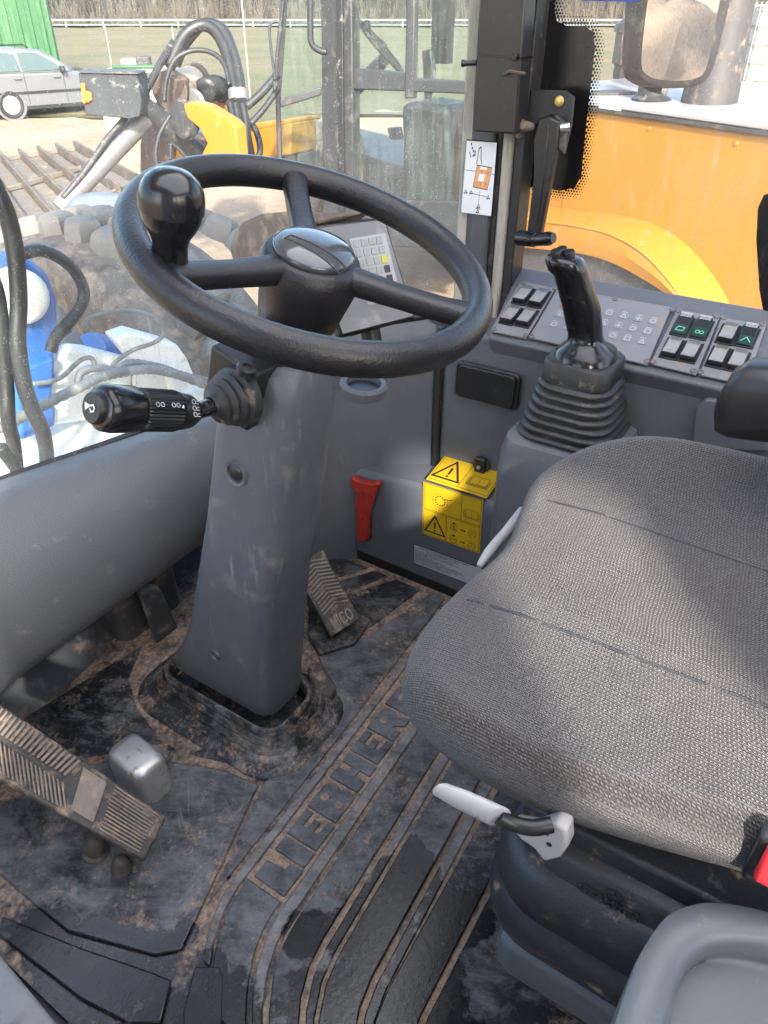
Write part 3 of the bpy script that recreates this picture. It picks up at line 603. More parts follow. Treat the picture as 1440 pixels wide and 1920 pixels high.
for px, py, wd_ in ((556, 352, .0135), (338, 512, .0125), (878, 592, .0125)):
    e = atp(px, py, WC, WNn) - WC; e = e.normalized(); side = WNn.cross(e); rings = []
    for t, w_, h_, dz in ((.035, .021, .017, -.016), (.055, .0165, .014, -.013), (.10, .0145, .0125, -.010), (.15, .0145, .0125, -.005), (.176, .0165, .0135, -.001), (.188, .018, .014, 0)):
        rings.append([WC + e * t + side * (w_ * math.copysign(abs(math.cos(a)) ** .75, math.cos(a))) + WNn * (dz + h_ * math.copysign(abs(math.sin(a)) ** .75, math.sin(a))) for a in [2 * math.pi * j / 16 for j in range(16)]])
    MB().loft(rings).build('spoke', 'wheel', sw, ang=60)
KP = atp(318, 500, WC, WNn)
kn = MB().lathe([(.020, -.012), (.0175, .004), (.0165, .014), (.0165, .024), (.0190, .032), (.0240, .040), (.0275, .048), (.0290, .056)], KP, WNn + Vector((0, 0, .25)), 36).build('spinner_stem', 'gloss', sw, ang=60)
MB().lathe([(.0296, .0562), (.0296, .064), (.0280, .074), (.0235, .082), (.016, .088), (.007, .0905), (0, .091)], KP, WNn + Vector((0, 0, .25)), 36).build('spinner_knob', 'gloss', sw, ang=60)
# stalk
stk = thing('indicator_stalk', at(430, 750, d=.88), 'black indicator stalk with horn button end, on the left of the column', 'stalk')
bx = MB().box((-.030, .088, .722), (.060, .072, .086), Matrix.Rotation(R(18), 3, 'X')).build('switch_box', 'black', stk, bevel=.004)
sq = at(463, 691, d=.80); MB().lathe([(0, -.006), (.012, -.006), (.012, .002), (.010, .004), (.005, .004), (.0045, .002), (0, .002)], at(463, 691, z=.762), (0, -.3, 1), 18).build('box_screw', 'black', bx)
S0 = at(428, 752, d=.86); S1 = at(368, 772, d=.835); S2 = at(184, 765, d=.735); ax = (S2 - S1).normalized()
b0 = at(440, 745, d=.872); axb = (S1 - b0).normalized()
MB().lathe([(.036, -.012), (.036, 0), (.030, .004), (.033, .009), (.027, .013), (.029, .018), (.0225, .022), (.0235, .027), (.014, .031), (.012, .036)], b0, axb, 24).build('bellows', 'rubber', stk, ang=50)
MB().tube([b0 + axb * .025, S1, S1 + ax * .02], [.011, .0095, .0095], 12).build('rod', 'gloss', stk)
LH = (S2 - S1).length
MB().lathe([(.012, 0), (.019, .012), (.0215, .028), (.0215, .030)], S1, ax, 24).build('sleeve_ring', 'black', stk)
fin = []
for k in range(40): fin.append(0)
sl_ = MB(); rings = []
for t in (.031, .034, .075, .078):
    rr_ = .0225 if .032 < t < .077 else .0215
    rings.append([S1 + ax * t + ((ax.orthogonal().normalized() * math.cos(a) + ax.cross(ax.orthogonal().normalized()) * math.sin(a)) * (rr_ + (.0006 if j % 2 else -.0006))) for j, a in enumerate([2 * math.pi * j / 72 for j in range(72)])])
sl_.loft(rings).build('grip_sleeve', 'black', stk, smooth=False)
MB().lathe([(.022, .079), (.0245, .084), (.0250, LH - .012), (.0235, LH - .003), (.020, LH)], S1, ax, 28).build('end_cap', 'gloss', stk, ang=60)
hb = MB().lathe([(.0165, LH - .001), (.0165, LH + .006), (.0150, LH + .008), (0, LH + .0085)], S1, ax, 28).build('horn_button', 'black', stk, ang=50)
hv = (UPV - ax * UPV.dot(ax)).normalized(); hu = hv.cross(ax) * -1
hf = Flat(S1 + ax * (LH + .0086), hu if hu.dot(RGT) > 0 else -hu, hv, ax)
hf.poly([(-.008, .0065), (-.0085, -.0015), (0, .001), (0, .003)], 'symbol'); hf.line([(0, .002), (.006, .002), (.0075, -.001), (.006, -.004), (.001, -.004), (0, -.001)], .0018, 'symbol'); hf.done(hb, 'horn_symbol')
cc_ = -FWD; cv_ = (cc_ - ax * cc_.dot(ax)).normalized(); cu_ = (UPV - ax * UPV.dot(ax) - cv_ * UPV.dot(cv_)).normalized()
pf = Flat(S1 + cv_ * .0236, -ax, cu_, cv_)
for a_, k in ((-.070, 0), (-.050, 1)):
    pf.circ(a_, .001, .0022, .0006, 'symbol'); pf.circ(a_ + .006, .001, .0022, .0006, 'symbol')
pf.poly([(-.040, -.002), (-.037, .002), (-.036, -.002)], 'symbol')
pf2 = Flat(S1 + cv_ * .0218, -ax, cu_, cv_)
for b_ in (-.008, -.001, .006):
    pf2.circ(-.021, b_, .0024, .0006, 'symbol'); pf2.line([(-.0175, b_ - .002), (-.0145, b_ - .002)], .0006, 'symbol'); pf2.line([(-.0175, b_ + .001), (-.0145, b_ + .001)], .0006, 'symbol')
pf.done(stk); pf2.done(stk)

# ------------------------------------------------------------------ monitor behind the wheel
mn = thing('monitor', at(690, 625, d=1.17), 'grey display unit with square keypad behind the steering wheel', 'monitor')
MO = at(690, 520, d=1.14); MN = (Vector((-.12, -.42, 1.05)) - MO).normalized()
face = PP([(566, 425), (722, 404), (780, 598), (640, 634)], MO, MN)
MB().prism(face, -MN * .035).build('casing', 'black', mn, bevel=.006)
ctr = sum(face, Vector()) / 4
MB().prism([ctr + (p - ctr) * .93 + MN * .0008 for p in face], MN * .0012).build('face_plate', 'screen', mn, smooth=False)
kp = PP([(655, 448), (722, 437), (752, 560), (690, 572)], MO + MN * .003, MN); MB().prism(kp, MN * .0008).build('keypad_sheet', 'keyline', mn, smooth=False)
for j in range(7):
    for i in range(4):
        cx, cy = 668 + 14.3 * i + 4.9 * j, 457 - 2.4 * i + 18.0 * j; kc = PP([(cx - 6.4, cy - 6.0), (cx + 4.0, cy - 7.6), (cx + 6.4, cy + 6.0), (cx - 4.0, cy + 7.6)], MO + MN * .0042, MN)
        MB().prism(kc, MN * .0016).build('key', 'yellow_key' if (i, j) == (3, 2) else 'black' if (i, j) in ((3, 3), (3, 4)) else 'key', mn, smooth=False)
hs = PP([(440, 452), (452, 418), (490, 400), (560, 393), (640, 398), (700, 396), (640, 412), (578, 424), (536, 436), (526, 470), (528, 520), (495, 500), (452, 492)], MO - MN * .004, MN)
MB().prism(hs, -MN * .07).build('hood', 'dusty_brown', mn, bevel=.012, seg=3)
MB().tube([at(655, 622, d=1.16), at(735, 600, d=1.18), at(800, 590, d=1.2)], .008, 8).build('bracket', 'black', mn)
MB().tube([at(690, 600, d=1.18), at(700, 650, d=1.2), at(700, 690, d=1.21)], .016, 10).build('support_arm', 'black', mn)

# ------------------------------------------------------------------ pedals
bp = thing('brake_pedal', at(200, 1560, z=0), 'long worn ribbed treadle pedal caked with dust', 'pedal')
A = at(312, 1530, z=.072); B = at(270, 1611, z=.068); D = at(-70, 1270, z=.20); C_ = at(-95, 1405, z=.195)
def P(s, t): return (B.lerp(A, s)).lerp(C_.lerp(D, s), t)
pn = (A - B).cross(D - A).normalized(); pn = pn if pn.z > 0 else -pn
MB().prism([A, B, C_, D], -pn * .014).build('plate', 'pedal_dark', bp, bevel=.004)
def ribq(a, b, c, d, h=.0035): MB().prism([P(*a) + pn * .0002, P(*b) + pn * .0002, P(*c) + pn * .0002, P(*d) + pn * .0002], pn * h).build('rib', 'pedal', bp, bevel=.0008, seg=1)
for k in range(13):
    s = .06 + k * .069; ribq((s, .03), (s + .036, .03), (s + .036, .235), (s, .235), .0028)
for k in range(25):
    t = .40 + k * .0225
    ribq((.06, t), (.06, t + .012), (.44, t + .062), (.44, t + .050), .0028); ribq((.94, t), (.94, t + .012), (.56, t + .062), (.56, t + .050), .0028)
ribq((.12, .27), (.88, .27), (.88, .385), (.12, .385), .0015)
cv = at(262, 1440, z=.045)
blk_ = thing('pedal_block', cv - Vector((0, 0, .05)), 'rounded bare metal pivot block beside the long pedal', 'block')
def dome(c, sx, sy, h, rot): return [[Vector(c) + rot @ Vector((x, y, z)) for x, y in rr(0, 0, sx * k, sy * k, .018 * k, 6)] for k, z in ((1, -.05), (1, h * .45), (.97, h * .72), (.86, h * .93), (.6, h), (.05, h * 1.01))]
MB().loft(dome(cv, .062, .094, .042, Matrix.Rotation(R(-4), 3, 'Z'))).build('casting', 'metal', blk_, ang=60)
for nm, px, py, h, rad in (('hinge_bolt', 180, 1592, .03, .017), ('floor_bolt', 228, 1622, .018, .013)):
    q = at(px, py, z=.012); o = MB().lathe([(rad * 1.25, -.016), (rad * 1.25, -.004), (rad, .0), (rad * .95, h * .5), (rad * .75, h * .85), (rad * .4, h), (0, h)], q, (.1, -.1, 1), 14).build(nm, 'bolt')
    tag(o, 'rusty domed hinge bolt below the long pedal' if h > .02 else 'small flat dusty bolt near the toe of the long pedal', 'bolt')
q0 = at(150, 1500, z=.02)
ga = thing('accelerator_pedal', at(640, 1185, z=0), 'narrow dusty accelerator pedal with chevron ribs right of the column', 'pedal')
A, B, C_, D = at(676, 1160, z=.032), at(622, 1193, z=.03), at(548, 1060, z=.13), at(606, 1030, z=.13)
pn = (A - B).cross(D - A).normalized(); pn = pn if pn.z > 0 else -pn
MB().prism([A, B, C_, D], -pn * .014).build('plate', 'pedal_dark', ga, bevel=.003)
def ribg(a, b, c, d, h=.003): MB().prism([P(*a) + pn * .0002, P(*b) + pn * .0002, P(*c) + pn * .0002, P(*d) + pn * .0002], pn * h).build('rib', 'pedal', ga, bevel=.0006, seg=1)
for k in range(13):
    t = .26 + k * .05; ribg((.08, t), (.08, t + .024), (.5, t + .09), (.5, t + .066)); ribg((.92, t), (.92, t + .024), (.5, t + .09), (.5, t + .066))
lv, lf = textmesh('MICO', .03, .001); lx = max(v.x for v in lv)
MB().add([P(.14 + .72 * v.x / lx, .05 + .16 * v.y / .022) + pn * (.001 + v.z) for v in lv], lf).build('letter', 'pedal', ga, smooth=False)
gb = PX([(575, 1245), (600, 1235), (632, 1285), (622, 1302), (585, 1300)], z=.03); MB().prism(gb, (0, 0, -.035)).build('pedal_base', 'pedal_dark', ga, bevel=.008)
gb = PX([(580, 1100), (600, 1185), (690, 1180), (695, 1160), (665, 1205), (600, 1225), (578, 1190)], z=.012); MB().prism([gb[0], gb[6], gb[5], gb[4], gb[3]], (0, 0, -.016)).build('pedal_foot', 'boot', ga, bevel=.003)

# ------------------------------------------------------------------ hammer, stickers, lamp on the lower housing
hm = thing('emergency_hammer', at(682, 1015, x=HX - .012), 'red plastic emergency hammer clipped to the grey housing', 'hammer')
XO = HX - .016
MB().prism(PX([(668, 922), (701, 926), (697, 948), (691, 960), (691, 1005), (686, 1017), (674, 1017), (667, 1006), (668, 960), (664, 948)], x=XO), (.014, 0, 0)).build('handle', 'hammer', hm, bevel=.004, seg=3)
MB().prism(PX([(655, 899), (660, 895), (668, 902), (698, 908), (706, 905), (709, 911), (701, 930), (664, 922), (656, 910)], x=XO - .003), (.019, 0, 0)).build('head', 'hammer', hm, bevel=.004, seg=3)
for dx in (0, 9): MB().prism(PX([(675 + dx, 914), (679 + dx, 915), (680 + dx, 944), (677 + dx, 944)], x=XO - .002), (.003, 0, 0)).build('ridge', 'hammer', hm, bevel=.001)
MB().prism(PX([(674, 968), (684, 968), (684, 1006), (675, 1006)], x=XO - .0015), (.003, 0, 0)).build('grip_inset', 'hammer', hm, bevel=.001)
ws = thing('warning_sticker', at(846, 1020, x=HX - .001), 'yellow warning sticker with black pictograms folded over the housing edge', 'sticker')
X1 = HX - .0012
bl = at(792, 1000, x=X1); br = at(899, 1038, x=X1); tl = at(798, 904, x=X1); w = (br - bl).length; h = (tl - bl).length; uu = (br - bl).normalized(); vv = (Vector((0, 0, 1)) - uu * uu.z).normalized()
F = Flat(bl, uu, vv, (-1, 0, 0)); F.rect(0, 0, w, h, 'sticker', 0)
bw = .0010
def frame(F, a0, b0, a1, b1): F.line([(a0, b0), (a1, b0), (a1, b1), (a0, b1)], bw, 'ink', .0004, True)
def tri(F, a, b, s):
    F.line([(a - s * .55, b), (a + s * .55, b), (a, b + s)], s * .085, 'ink', .0004, True); F.poly([(a - s * .035, b + s * .26), (a + s * .035, b + s * .26), (a + s * .055, b + s * .64), (a - s * .055, b + s * .64)], 'ink', .0004); F.disc(a, b + s * .15, s * .055, 'ink', .0004)
def book(F, a, b, s):
    for k in (0, 1): F.line([(a - s * (.5 + .08 * k), b - .06 * s * k), (a - s * (.5 + .08 * k), b + s * (.5 - .05 * k))], s * .022, 'ink', .0004); F.line([(a + s * (.5 + .08 * k), b - .06 * s * k), (a + s * (.5 + .08 * k), b + s * (.5 - .05 * k))], s * .022, 'ink', .0004); F.line([(a - s * .55, b - .06 * s * k), (a + s * .55, b - .06 * s * k)], s * .022, 'ink', .0004)
    F.line([(a - .45 * s, b + .06 * s), (a, b + .08 * s), (a + .45 * s, b + .06 * s), (a + .45 * s, b + .6 * s), (a, b + .62 * s), (a - .45 * s, b + .6 * s)], s * .022, 'ink', .0004, True); F.line([(a, b + .08 * s), (a, b + .62 * s)], s * .022, 'ink', .0004)
e = .003; hh = h / 2
frame(F, e, e, w - e, hh - .001); frame(F, e, hh + .002, w - e, h - e * .6); F.line([(w * .42, e), (w * .42, hh)], bw, 'ink'); F.line([(w * .66, hh + .002), (w * .66, h - e)], bw, 'ink')
tri(F, w * .22, hh * .18, hh * .66)
for k, b_ in ((0, .66), (1, .2)):
    F.circ(w * .55, hh * b_, hh * .13, .0009, 'ink'); F.rect(w * .55 - .003, hh * (b_ + .12), w * .55 + .003, hh * (b_ + .19), 'ink'); F.line([(w * .66, hh * b_), (w * .73, hh * b_)], .0022, 'ink'); F.poly([(w * .72, hh * b_ - .003), (w * .755, hh * b_), (w * .72, hh * b_ + .003)], 'ink')
    F.circ(w * .86, hh * (b_ - .03), hh * .12, .0009, 'ink')
    for q in (90, 210, 330): F.line([(w * .86, hh * (b_ - .03)), (w * .86 + hh * .12 * math.cos(R(q)), hh * (b_ - .03) + hh * .12 * math.sin(R(q)))], .0008, 'ink')
    F.line([(w * .80, hh * (b_ + .13)), (w * .86, hh * (b_ + .17)), (w * .93, hh * (b_ + .12))], .0006, 'ink')
F.line([(w * .55, hh * .73), (w * .55, hh * .60), (w * .58, hh * .60)], .0022, 'ink', .0008); F.text('STOP', w * .505, hh * .17, .0062, 'ink', .0008, w * .09); F.line([(w * .83, hh * .36), (w * .89, hh * .30)], .0006, 'ink')
for r_, n_k in ((.40, 22), (.30, 22)):
    for q in range(n_k): a_ = 2 * math.pi * q / n_k; F.line([(w * .30 + hh * r_ * math.cos(a_), hh * 1.48 + hh * r_ * math.sin(a_)), (w * .30 + hh * (r_ - .05) * math.cos(a_ + .12), hh * 1.48 + hh * (r_ - .05) * math.sin(a_ + .12))], .0005, 'ink')
F.circ(w * .30, hh * 1.48, hh * .26, .0006, 'ink')
for q in range(12): a_ = 2 * math.pi * q / 12; F.disc(w * .30 + hh * .17 * math.cos(a_), hh * 1.48 + hh * .17 * math.sin(a_), hh * .028, 'ink')
F.line([(w * .33, hh * 1.56), (w * .50, hh * 1.64)], .0016, 'ink'); F.line([(w * .50, hh * 1.68), (w * .58, hh * 1.72), (w * .63, hh * 1.68), (w * .60, hh * 1.62), (w * .66, hh * 1.62)], .0005, 'ink'); book(F, w * .83, hh * 1.22, w * .22)
F.done(ws)
# part on the sloping top of the housing
tvec = Vector((.086, 0, .020)); otl = tl + Vector((.006, 0, .003)); F2 = Flat(otl, uu, tvec, (-.22, -.06, 1)); h2 = .088
F2.rect(-.001, -.003, w, h2, 'sticker', .0030); F2.m['sticker'].v  # top sheet
def lift(F):
    for k_, m_ in F.m.items():
        if k_ != 'sticker': m_.v = [v + F.n * .0034 for v in m_.v]
frame(F2, e, e, w - e, h2 - e); F2.line([(w * .5, e), (w * .5, h2 - e)], bw, 'ink'); tri(F2, w * .25, h2 * .16, h2 * .62); book(F2, w * .75, h2 * .24, w * .30); lift(F2); F2.done(ws)
dp = thing('data_plate', at(820, 1070, x=HX - .001), 'grey metal data plate with black edge and fine print', 'plate')
o = at(775, 1056, x=HX - .0008); F = Flat(o, uu, vv, (-1, 0, 0)); pw, ph = .185, .056
F.rect(0, 0, pw, ph, 'ink', 0); F.rect(.002, .002, pw - .002, ph - .002, 'plate', .0003)
F.text('LIEBHERR-WERK BISCHOFSHOFEN GMBH', .014, .0485, .0058, 'ink', .0006, .125); F.text('5500 BISCHOFSHOFEN / AUSTRIA', .032, .0430, .005, 'ink', .0006, .082)
for k, (t, ww) in enumerate((('ROLLOVER PROTECTIVE STRUCTURE, ROPS', .098), ('FALLING OBJECT PROTECTIVE STRUCTURE, FOPS', .112), ('IDENTIFICATION NO.', .045), ('OPERATOR MANUAL SEE LIDAT', .078), ('MAXIMUM MACHINE MASS 17200 kg IT COMPLIES TO', .12), ('THE RESPECTIVE WITH THE APPLICABLE REQUIREMENTS', .125), ('OF ISO 3471 TYPE FOR STRUCTURE ISO 3449', .11), ('SAE J1040 SAE J231 SAE J1040 1994', .09))): F.text(t, .004, .0375 - k * .0043, .0044, 'ink', .0006, ww)
F.done(dp)
lm = thing('interior_lamp', at(915, 760, x=.57), 'black rectangular lamp lens set into the side panel', 'lamp')
c_ = PX([(856, 678), (972, 702), (974, 766), (856, 744)], x=.572); ctr = sum(c_, Vector()) / 4
ly = abs(c_[0].y - c_[1].y); lz = .072
def rbox(d0, k, nm, dep, bv): MB().prism([Vector((.577 - d0, ctr.y + a * k, ctr.z + b * k)) for a, b in rr(0, 0, ly, lz, .012 * k)], (-dep, 0, 0)).build(nm, 'black', lm, bevel=bv, seg=2)
rbox(0, 1.04, 'bezel', .008, .003); rbox(.007, .92, 'lens', .007, .002)

# ------------------------------------------------------------------ joystick
js = thing('joystick', (.51, -.157, .43), 'glossy black joystick on a dusty pleated gaiter', 'joystick')
J0 = Vector((.515, -.158, .488)); J1 = at(1108, 690, y=-.158)
J1 = Vector((.517, -.158, .614)); rings = []
N_ = 7
for k in range(N_):
    t = k / N_; z = J0.z + (J1.z - J0.z - .025) * t
    wx = .172 - .046 * t; dz = (J1.z - J0.z - .025) / N_
    for q, (g, u_) in enumerate(((1.0, .0), (1.02, .22), (1.0, .42), (.89, .62), (.885, .84))):
        rings.append([Vector((x, y, z + dz * u_)) for x, y in rr(J0.x, J0.y, wx * g, wx * .97 * g, .045 * g, 7)])
MB().loft(rings).build('gaiter', 'bellow', js, ang=60)
MB().loft([[Vector((x, y, z)) for x, y in rr(J1.x, J1.y, w_, w_ * .97, .032, 6)] for z, w_ in ((J1.z - .032, .112), (J1.z - .028, .121), (J1.z + .002, .119), (J1.z + .006, .112), (J1.z + .006, .09))]).build('collar', 'rubber', js, ang=50)
tipx = at(1075, 480, x=.46)
G = [(J1 + Vector((0.0000, 0.0000, 0.0040)), .049, .046), (J1 + Vector((0.0000, 0.0000, 0.0180)), .046, .042), (J1 + Vector((-0.0018, 0.0027, 0.0310)), .028, .026), (J1 + Vector((-0.0036, 0.0054, 0.0440)), .0205, .0225), (J1 + Vector((-0.0090, 0.0090, 0.0645)), .0200, .024), (J1 + Vector((-0.0180, 0.0162, 0.0989)), .0205, .0245), (J1 + Vector((-0.0270, 0.0270, 0.1290)), .0200, .0235), (J1 + Vector((-0.0342, 0.0360, 0.1531)), .0195, .0225), (J1 + Vector((-0.0378, 0.0414, 0.1600)), .0215, .0245), (J1 + Vector((-0.0432, 0.0468, 0.1772)), .0215, .0245), (J1 + Vector((-0.0450, 0.0486, 0.1840)), .017, .020), (J1 + Vector((-0.0459, 0.0495, 0.1866)), .006, .006)]
G = [(J1 + (c - J1) * (.93 if k > 3 else 1), a * (1.22 if k > 2 else 1.1), b * (1.22 if k > 2 else 1.1)) for k, (c, a, b) in enumerate(G)]
MB().loft([[c + Vector((a * math.copysign(abs(math.cos(t)) ** .8, math.cos(t)), b * math.copysign(abs(math.sin(t)) ** .8, math.sin(t)), 0)) for t in [2 * math.pi * k / 28 for k in range(28)]] for c, a, b in G]).build('grip', 'gloss', js, ang=70)
tp = G[-2][0]
for dx, dy in ((-.012, .008), (.006, .006), (-.004, -.010)):
    MB().lathe([(.0085, -.006), (.0085, .006), (.0075, .008), (0, .0085)], tp + Vector((dx, dy, .003)), (-.25, .15, 1), 18).build('button', 'black', js, ang=50)
MB().box(J1 + Vector((-.030, .030, .105)), (.012, .016, .026)).build('trigger', 'black', js, bevel=.003)

# ------------------------------------------------------------------ switch panel on the console
swp = thing('switch_panel', CO + Vector((0, -.16, 0)), 'grey sloping switch panel with rocker switches and membrane keys', 'switch panel')
def cz(x, y): return atp(900 + x / 2.667, 520 + y / 2.667, CO, CN)
def quad(pts, h0, h1, nm, m, par=swp, bv=.0008):
    return MB().prism([cz(*p) + CN * h0 for p in pts], CN * (h1 - h0)).build(nm, m, par, bevel=bv)
pl = [quad([(205, 26), (375, 62), (232, 312), (52, 275)], .0, .004, 'plate', 'panel_grey'), quad([(390, 62), (958, 158), (835, 445), (245, 308)], 0, .0045, 'plate', 'panel_grey'), quad([(985, 170), (1196, 208), (1080, 495), (850, 440)], 0, .0042, 'plate', 'panel_grey'), quad([(1206, 208), (1428, 248), (1330, 545), (1095, 495)], 0, .004, 'plate', 'panel_grey')]
for r_ in range(3):
    for c_ in range(8):
        x, y = 868 - 73 * c_ - 28 * r_, 230 - 14.2 * c_ + 50 * r_
        red_ = (c_ == 6 and r_ == 0)
        if c_ == 7: continue
        kq = quad([(x - 18, y - 15), (x + 26, y - 6), (x + 12, y + 20), (x - 32, y + 11)], .0046, .0058, 'key', 'redline' if red_ else 'key_grey', swp, .0006)
        f_ = Flat(cz(x - 3, y + 2) + CN * .006, CU, CV, CN); s_ = .0046
        k_ = (c_ * 3 + r_) % 4
        if k_ == 0: f_.circ(0, 0, s_, .0007, 'symbol', .0002)
        elif k_ == 1: f_.line([(-s_, -s_), (s_, -s_), (s_, s_), (-s_, s_)], .0007, 'symbol', .0002, True)
        elif k_ == 2: f_.line([(-s_, -s_), (0, s_), (s_, -s_)], .0007, 'symbol', .0002, True)
        else: f_.line([(-s_, 0), (s_, 0)], .0007, 'symbol', .0002); f_.line([(0, -s_), (0, s_)], .0007, 'symbol', .0002)
        f_.line([(-.005, .0085), (.004, .0085)], .0008, 'symbol', .0001); f_.done(kq, 'symbol')
for i, (x, y, kd) in enumerate(((217, 98, 'r'), (296, 112, 'w'), (155, 196, 'r'), (235, 208, 'r'), (1010, 250, 'g'), (1105, 266, 'g'), (958, 362, 'w'), (1050, 380, 'w'), (1237, 290, 'w'), (1335, 305, 'd'), (1188, 405, 'w'), (1285, 425, 'w'))):
    c = cz(x, y + 8); hw, hl = .0120, .0215
    def q(a, b, h): return c + CU * a + CV * b + CN * (h + .004)
    bz = MB().prism([q(-hw - .003, -hl - .003, .0002), q(hw + .003, -hl - .003, .0002), q(hw + .003, hl + .003, .0002), q(-hw - .003, hl + .003, .0002)], CN * .003).build('switch_frame', 'black', swp, bevel=.001)
    tip = kd in 'rw'
    prof = [(-hl, .004), (-hl, .013 if tip else .006), (-.004, .0085), (hl, .006 if tip else .011), (hl, .004)]
    rk = MB().loft([[q(a, b, h) for b, h in prof] for a in (-hw, hw)]).build('rocker', 'black' if kd in 'rw' else 'green_dark', swp, bevel=.0008)
    t0 = [(-hl + .001, .0132 if tip else .0062), (-.003, .0087)] ; t1 = [(-.003, .0088), (hl - .001, .0063 if tip else .0112)]
    for tt, mm in ((t0, 'switch_white' if kd in 'rw' else 'green_dark'), (t1, 'switch_white' if kd in 'rw' else 'black')):
        MB().prism([q(-hw + .0015, tt[0][0], tt[0][1]), q(hw - .0015, tt[0][0], tt[0][1]), q(hw - .0015, tt[1][0], tt[1][1]), q(-hw + .0015, tt[1][0], tt[1][1])], CN * .0008).build('cap', mm, rk, smooth=False)
    f_ = Flat(q(0, 0, 0), CU, (q(0, hl, prof[3][1]) - q(0, -.004, .0085)), CN)
    f_ = Flat(q(0, .009, (.0085 + prof[3][1]) / 2 + .0012), CU, q(0, hl, prof[3][1]) - q(0, -.004, .0085), CN)
    for k in range(4): f_.line([(-.009, .006 + k * .0026), (.009, .006 + k * .0026)], .0009, 'ink' if kd in 'rw' else 'symbol', .0003)
    f3 = Flat(q(0, -.014, (.0085 + prof[1][1]) / 2 + .0012), CU, q(0, -.004, .0085) - q(0, -hl, prof[1][1]), CN); sm = {'r': 'redline', 'w': 'key_grey', 'g': 'green_sym', 'd': 'green_sym'}[kd]
    if i % 3 == 0: f3.line([(-.007, -.003), (0, .006), (.007, -.003)], .0012, sm, .0003)
    elif i % 3 == 1: f3.line([(-.007, -.003), (.005, -.003), (.007, .004), (-.004, .005)], .0012, sm, .0003, True)
    else: f3.circ(-.003, 0, .003, .001, sm, .0003); f3.circ(.004, 0, .003, .001, sm, .0003)
    f_.done(rk, 'lines'); f3.done(rk, 'symbol')
for x, y in ((222, 38), (376, 64), (675, 118), (960, 172), (994, 178), (1182, 205), (1216, 212), (1412, 246), (72, 268), (228, 300), (258, 306), (832, 430), (866, 434), (1064, 478), (1100, 484)):
    MB().lathe([(.0052, 0), (.0052, .0022), (.0035, .003), (.0022, .0018), (0, .0018)], cz(x, y) + CN * .0042, CN, 10).build('screw', 'steel_grey', swp, smooth=False)

# ------------------------------------------------------------------ seat
st = thing('driver_seat', (.07, -.48, .40), 'driver seat cushion in worn grey brown knitted fabric', 'seat')
ol = spline([(x, y, 0) for x, y in ((-.224, -.315), (-.192, -.240), (-.11, -.207), (.0, -.203), (.11, -.212), (.19, -.196), (.265, -.185), (.335, -.215), (.385, -.285), (.405, -.38), (.405, -.55), (.37, -.72), (.05, -.78), (-.12, -.74), (-.182, -.57), (-.222, -.42))], 5, True)
cx_, cy_ = .07, -.48; rings = []; uvs = []
def topz(x, y):
    u = (x - cx_) / .325; b = .050 * max(0, abs(u) - .42) ** 1.5 / .44; b *= 1.0 if u > 0 else .35
    return .541 + b * 1.0 - .012 * math.exp(-((u) / .4) ** 2) - .10 * max(0, y + .30)
def seam(x, y):
    d = min(abs(x - (.205 + .03 * (y + .3))), abs(x - (-.035 - .04 * (y + .3)))); return -.007 * math.exp(-(d / .006) ** 2)
lay = [(.80, -.098, 0), (.88, -.092, 0), (.95, -.078, 0), (.985, -.056, 0), (.995, -.036, 0), (.985, -.018, 0), (.955, -.006, 0), (.92, 0, 0)] + [(.92 - .92 * k / 44, 0, 1) for k in range(1, 45)]
for s_, dz, tp_ in lay:
    r_ = []
    for p in ol:
        x = cx_ + (p.x - cx_) * max(s_, .002); y = cy_ + (p.y - cy_) * max(s_, .002); r_.append(Vector((x, y, topz(x, y) + dz)))
    rings.append(r_)
scs = [0.0] * len(lay); acc_ = 0.0
for k in range(len(lay) - 2, -1, -1): acc_ += sum((a - b).length for a, b in zip(rings[k], rings[k + 1])) / len(ol); scs[k] = acc_
for k in range(len(lay)): uvs += [(cx_ + (p.x - cx_) / max(.05, (p - Vector((cx_, cy_, 0))).length) * scs[k] * (p - Vector((cx_, cy_, 0))).length / .295, cy_ + (p.y - cy_) / max(.05, (p - Vector((cx_, cy_, 0))).length) * scs[k] * (p - Vector((cx_, cy_, 0))).length / .295) for p in ol]
mbs = MB().loft(rings); mbs.uv = uvs; mbs.f = [f for f in mbs.f]
cu = mbs.build('cushion', 'fabric', st, ang=180)
# stitched seams, as raised thread along each groove
for fn, lab in ((lambda y: .205 + .03 * (y + .3), 0), (lambda y: -.035 - .04 * (y + .3), 1)):
    pts = [Vector((fn(y), y, topz(fn(y), y) + .0004 + .0004 * math.sin(y * 900))) for y in [-.232 - k * .004 for k in range(125)]]
    MB().tube(pts, .0016, 6).build('seam', 'susp', cu)
bk_ = []
for z, x0, x1, y, th in ((.50, -.12, .30, -.72, .10), (.70, -.125, .31, -.76, .10), (.95, -.11, .30, -.80, .09), (1.15, -.08, .27, -.85, .08), (1.25, -.02, .21, -.88, .05)):
    bk_.append([Vector((x, yy, z)) for x, yy in rr((x0 + x1) / 2, y, x1 - x0, th, th * .45)])
q = MB().loft(bk_); q.uv = [(v.x, v.z) for v in q.v]; q.build('backrest', 'fabric', st, ang=60)
am = thing('armrest', (.31, -.45, .66), 'black padded armrest at the right edge of the seat', 'armrest')
ctrs = [(.300, -.400, .688, .010, .014), (.302, -.408, .692, .028, .040), (.305, -.424, .698, .036, .050), (.312, -.50, .708, .040, .052), (.32, -.62, .72, .040, .046), (.33, -.80, .725, .036, .040)]
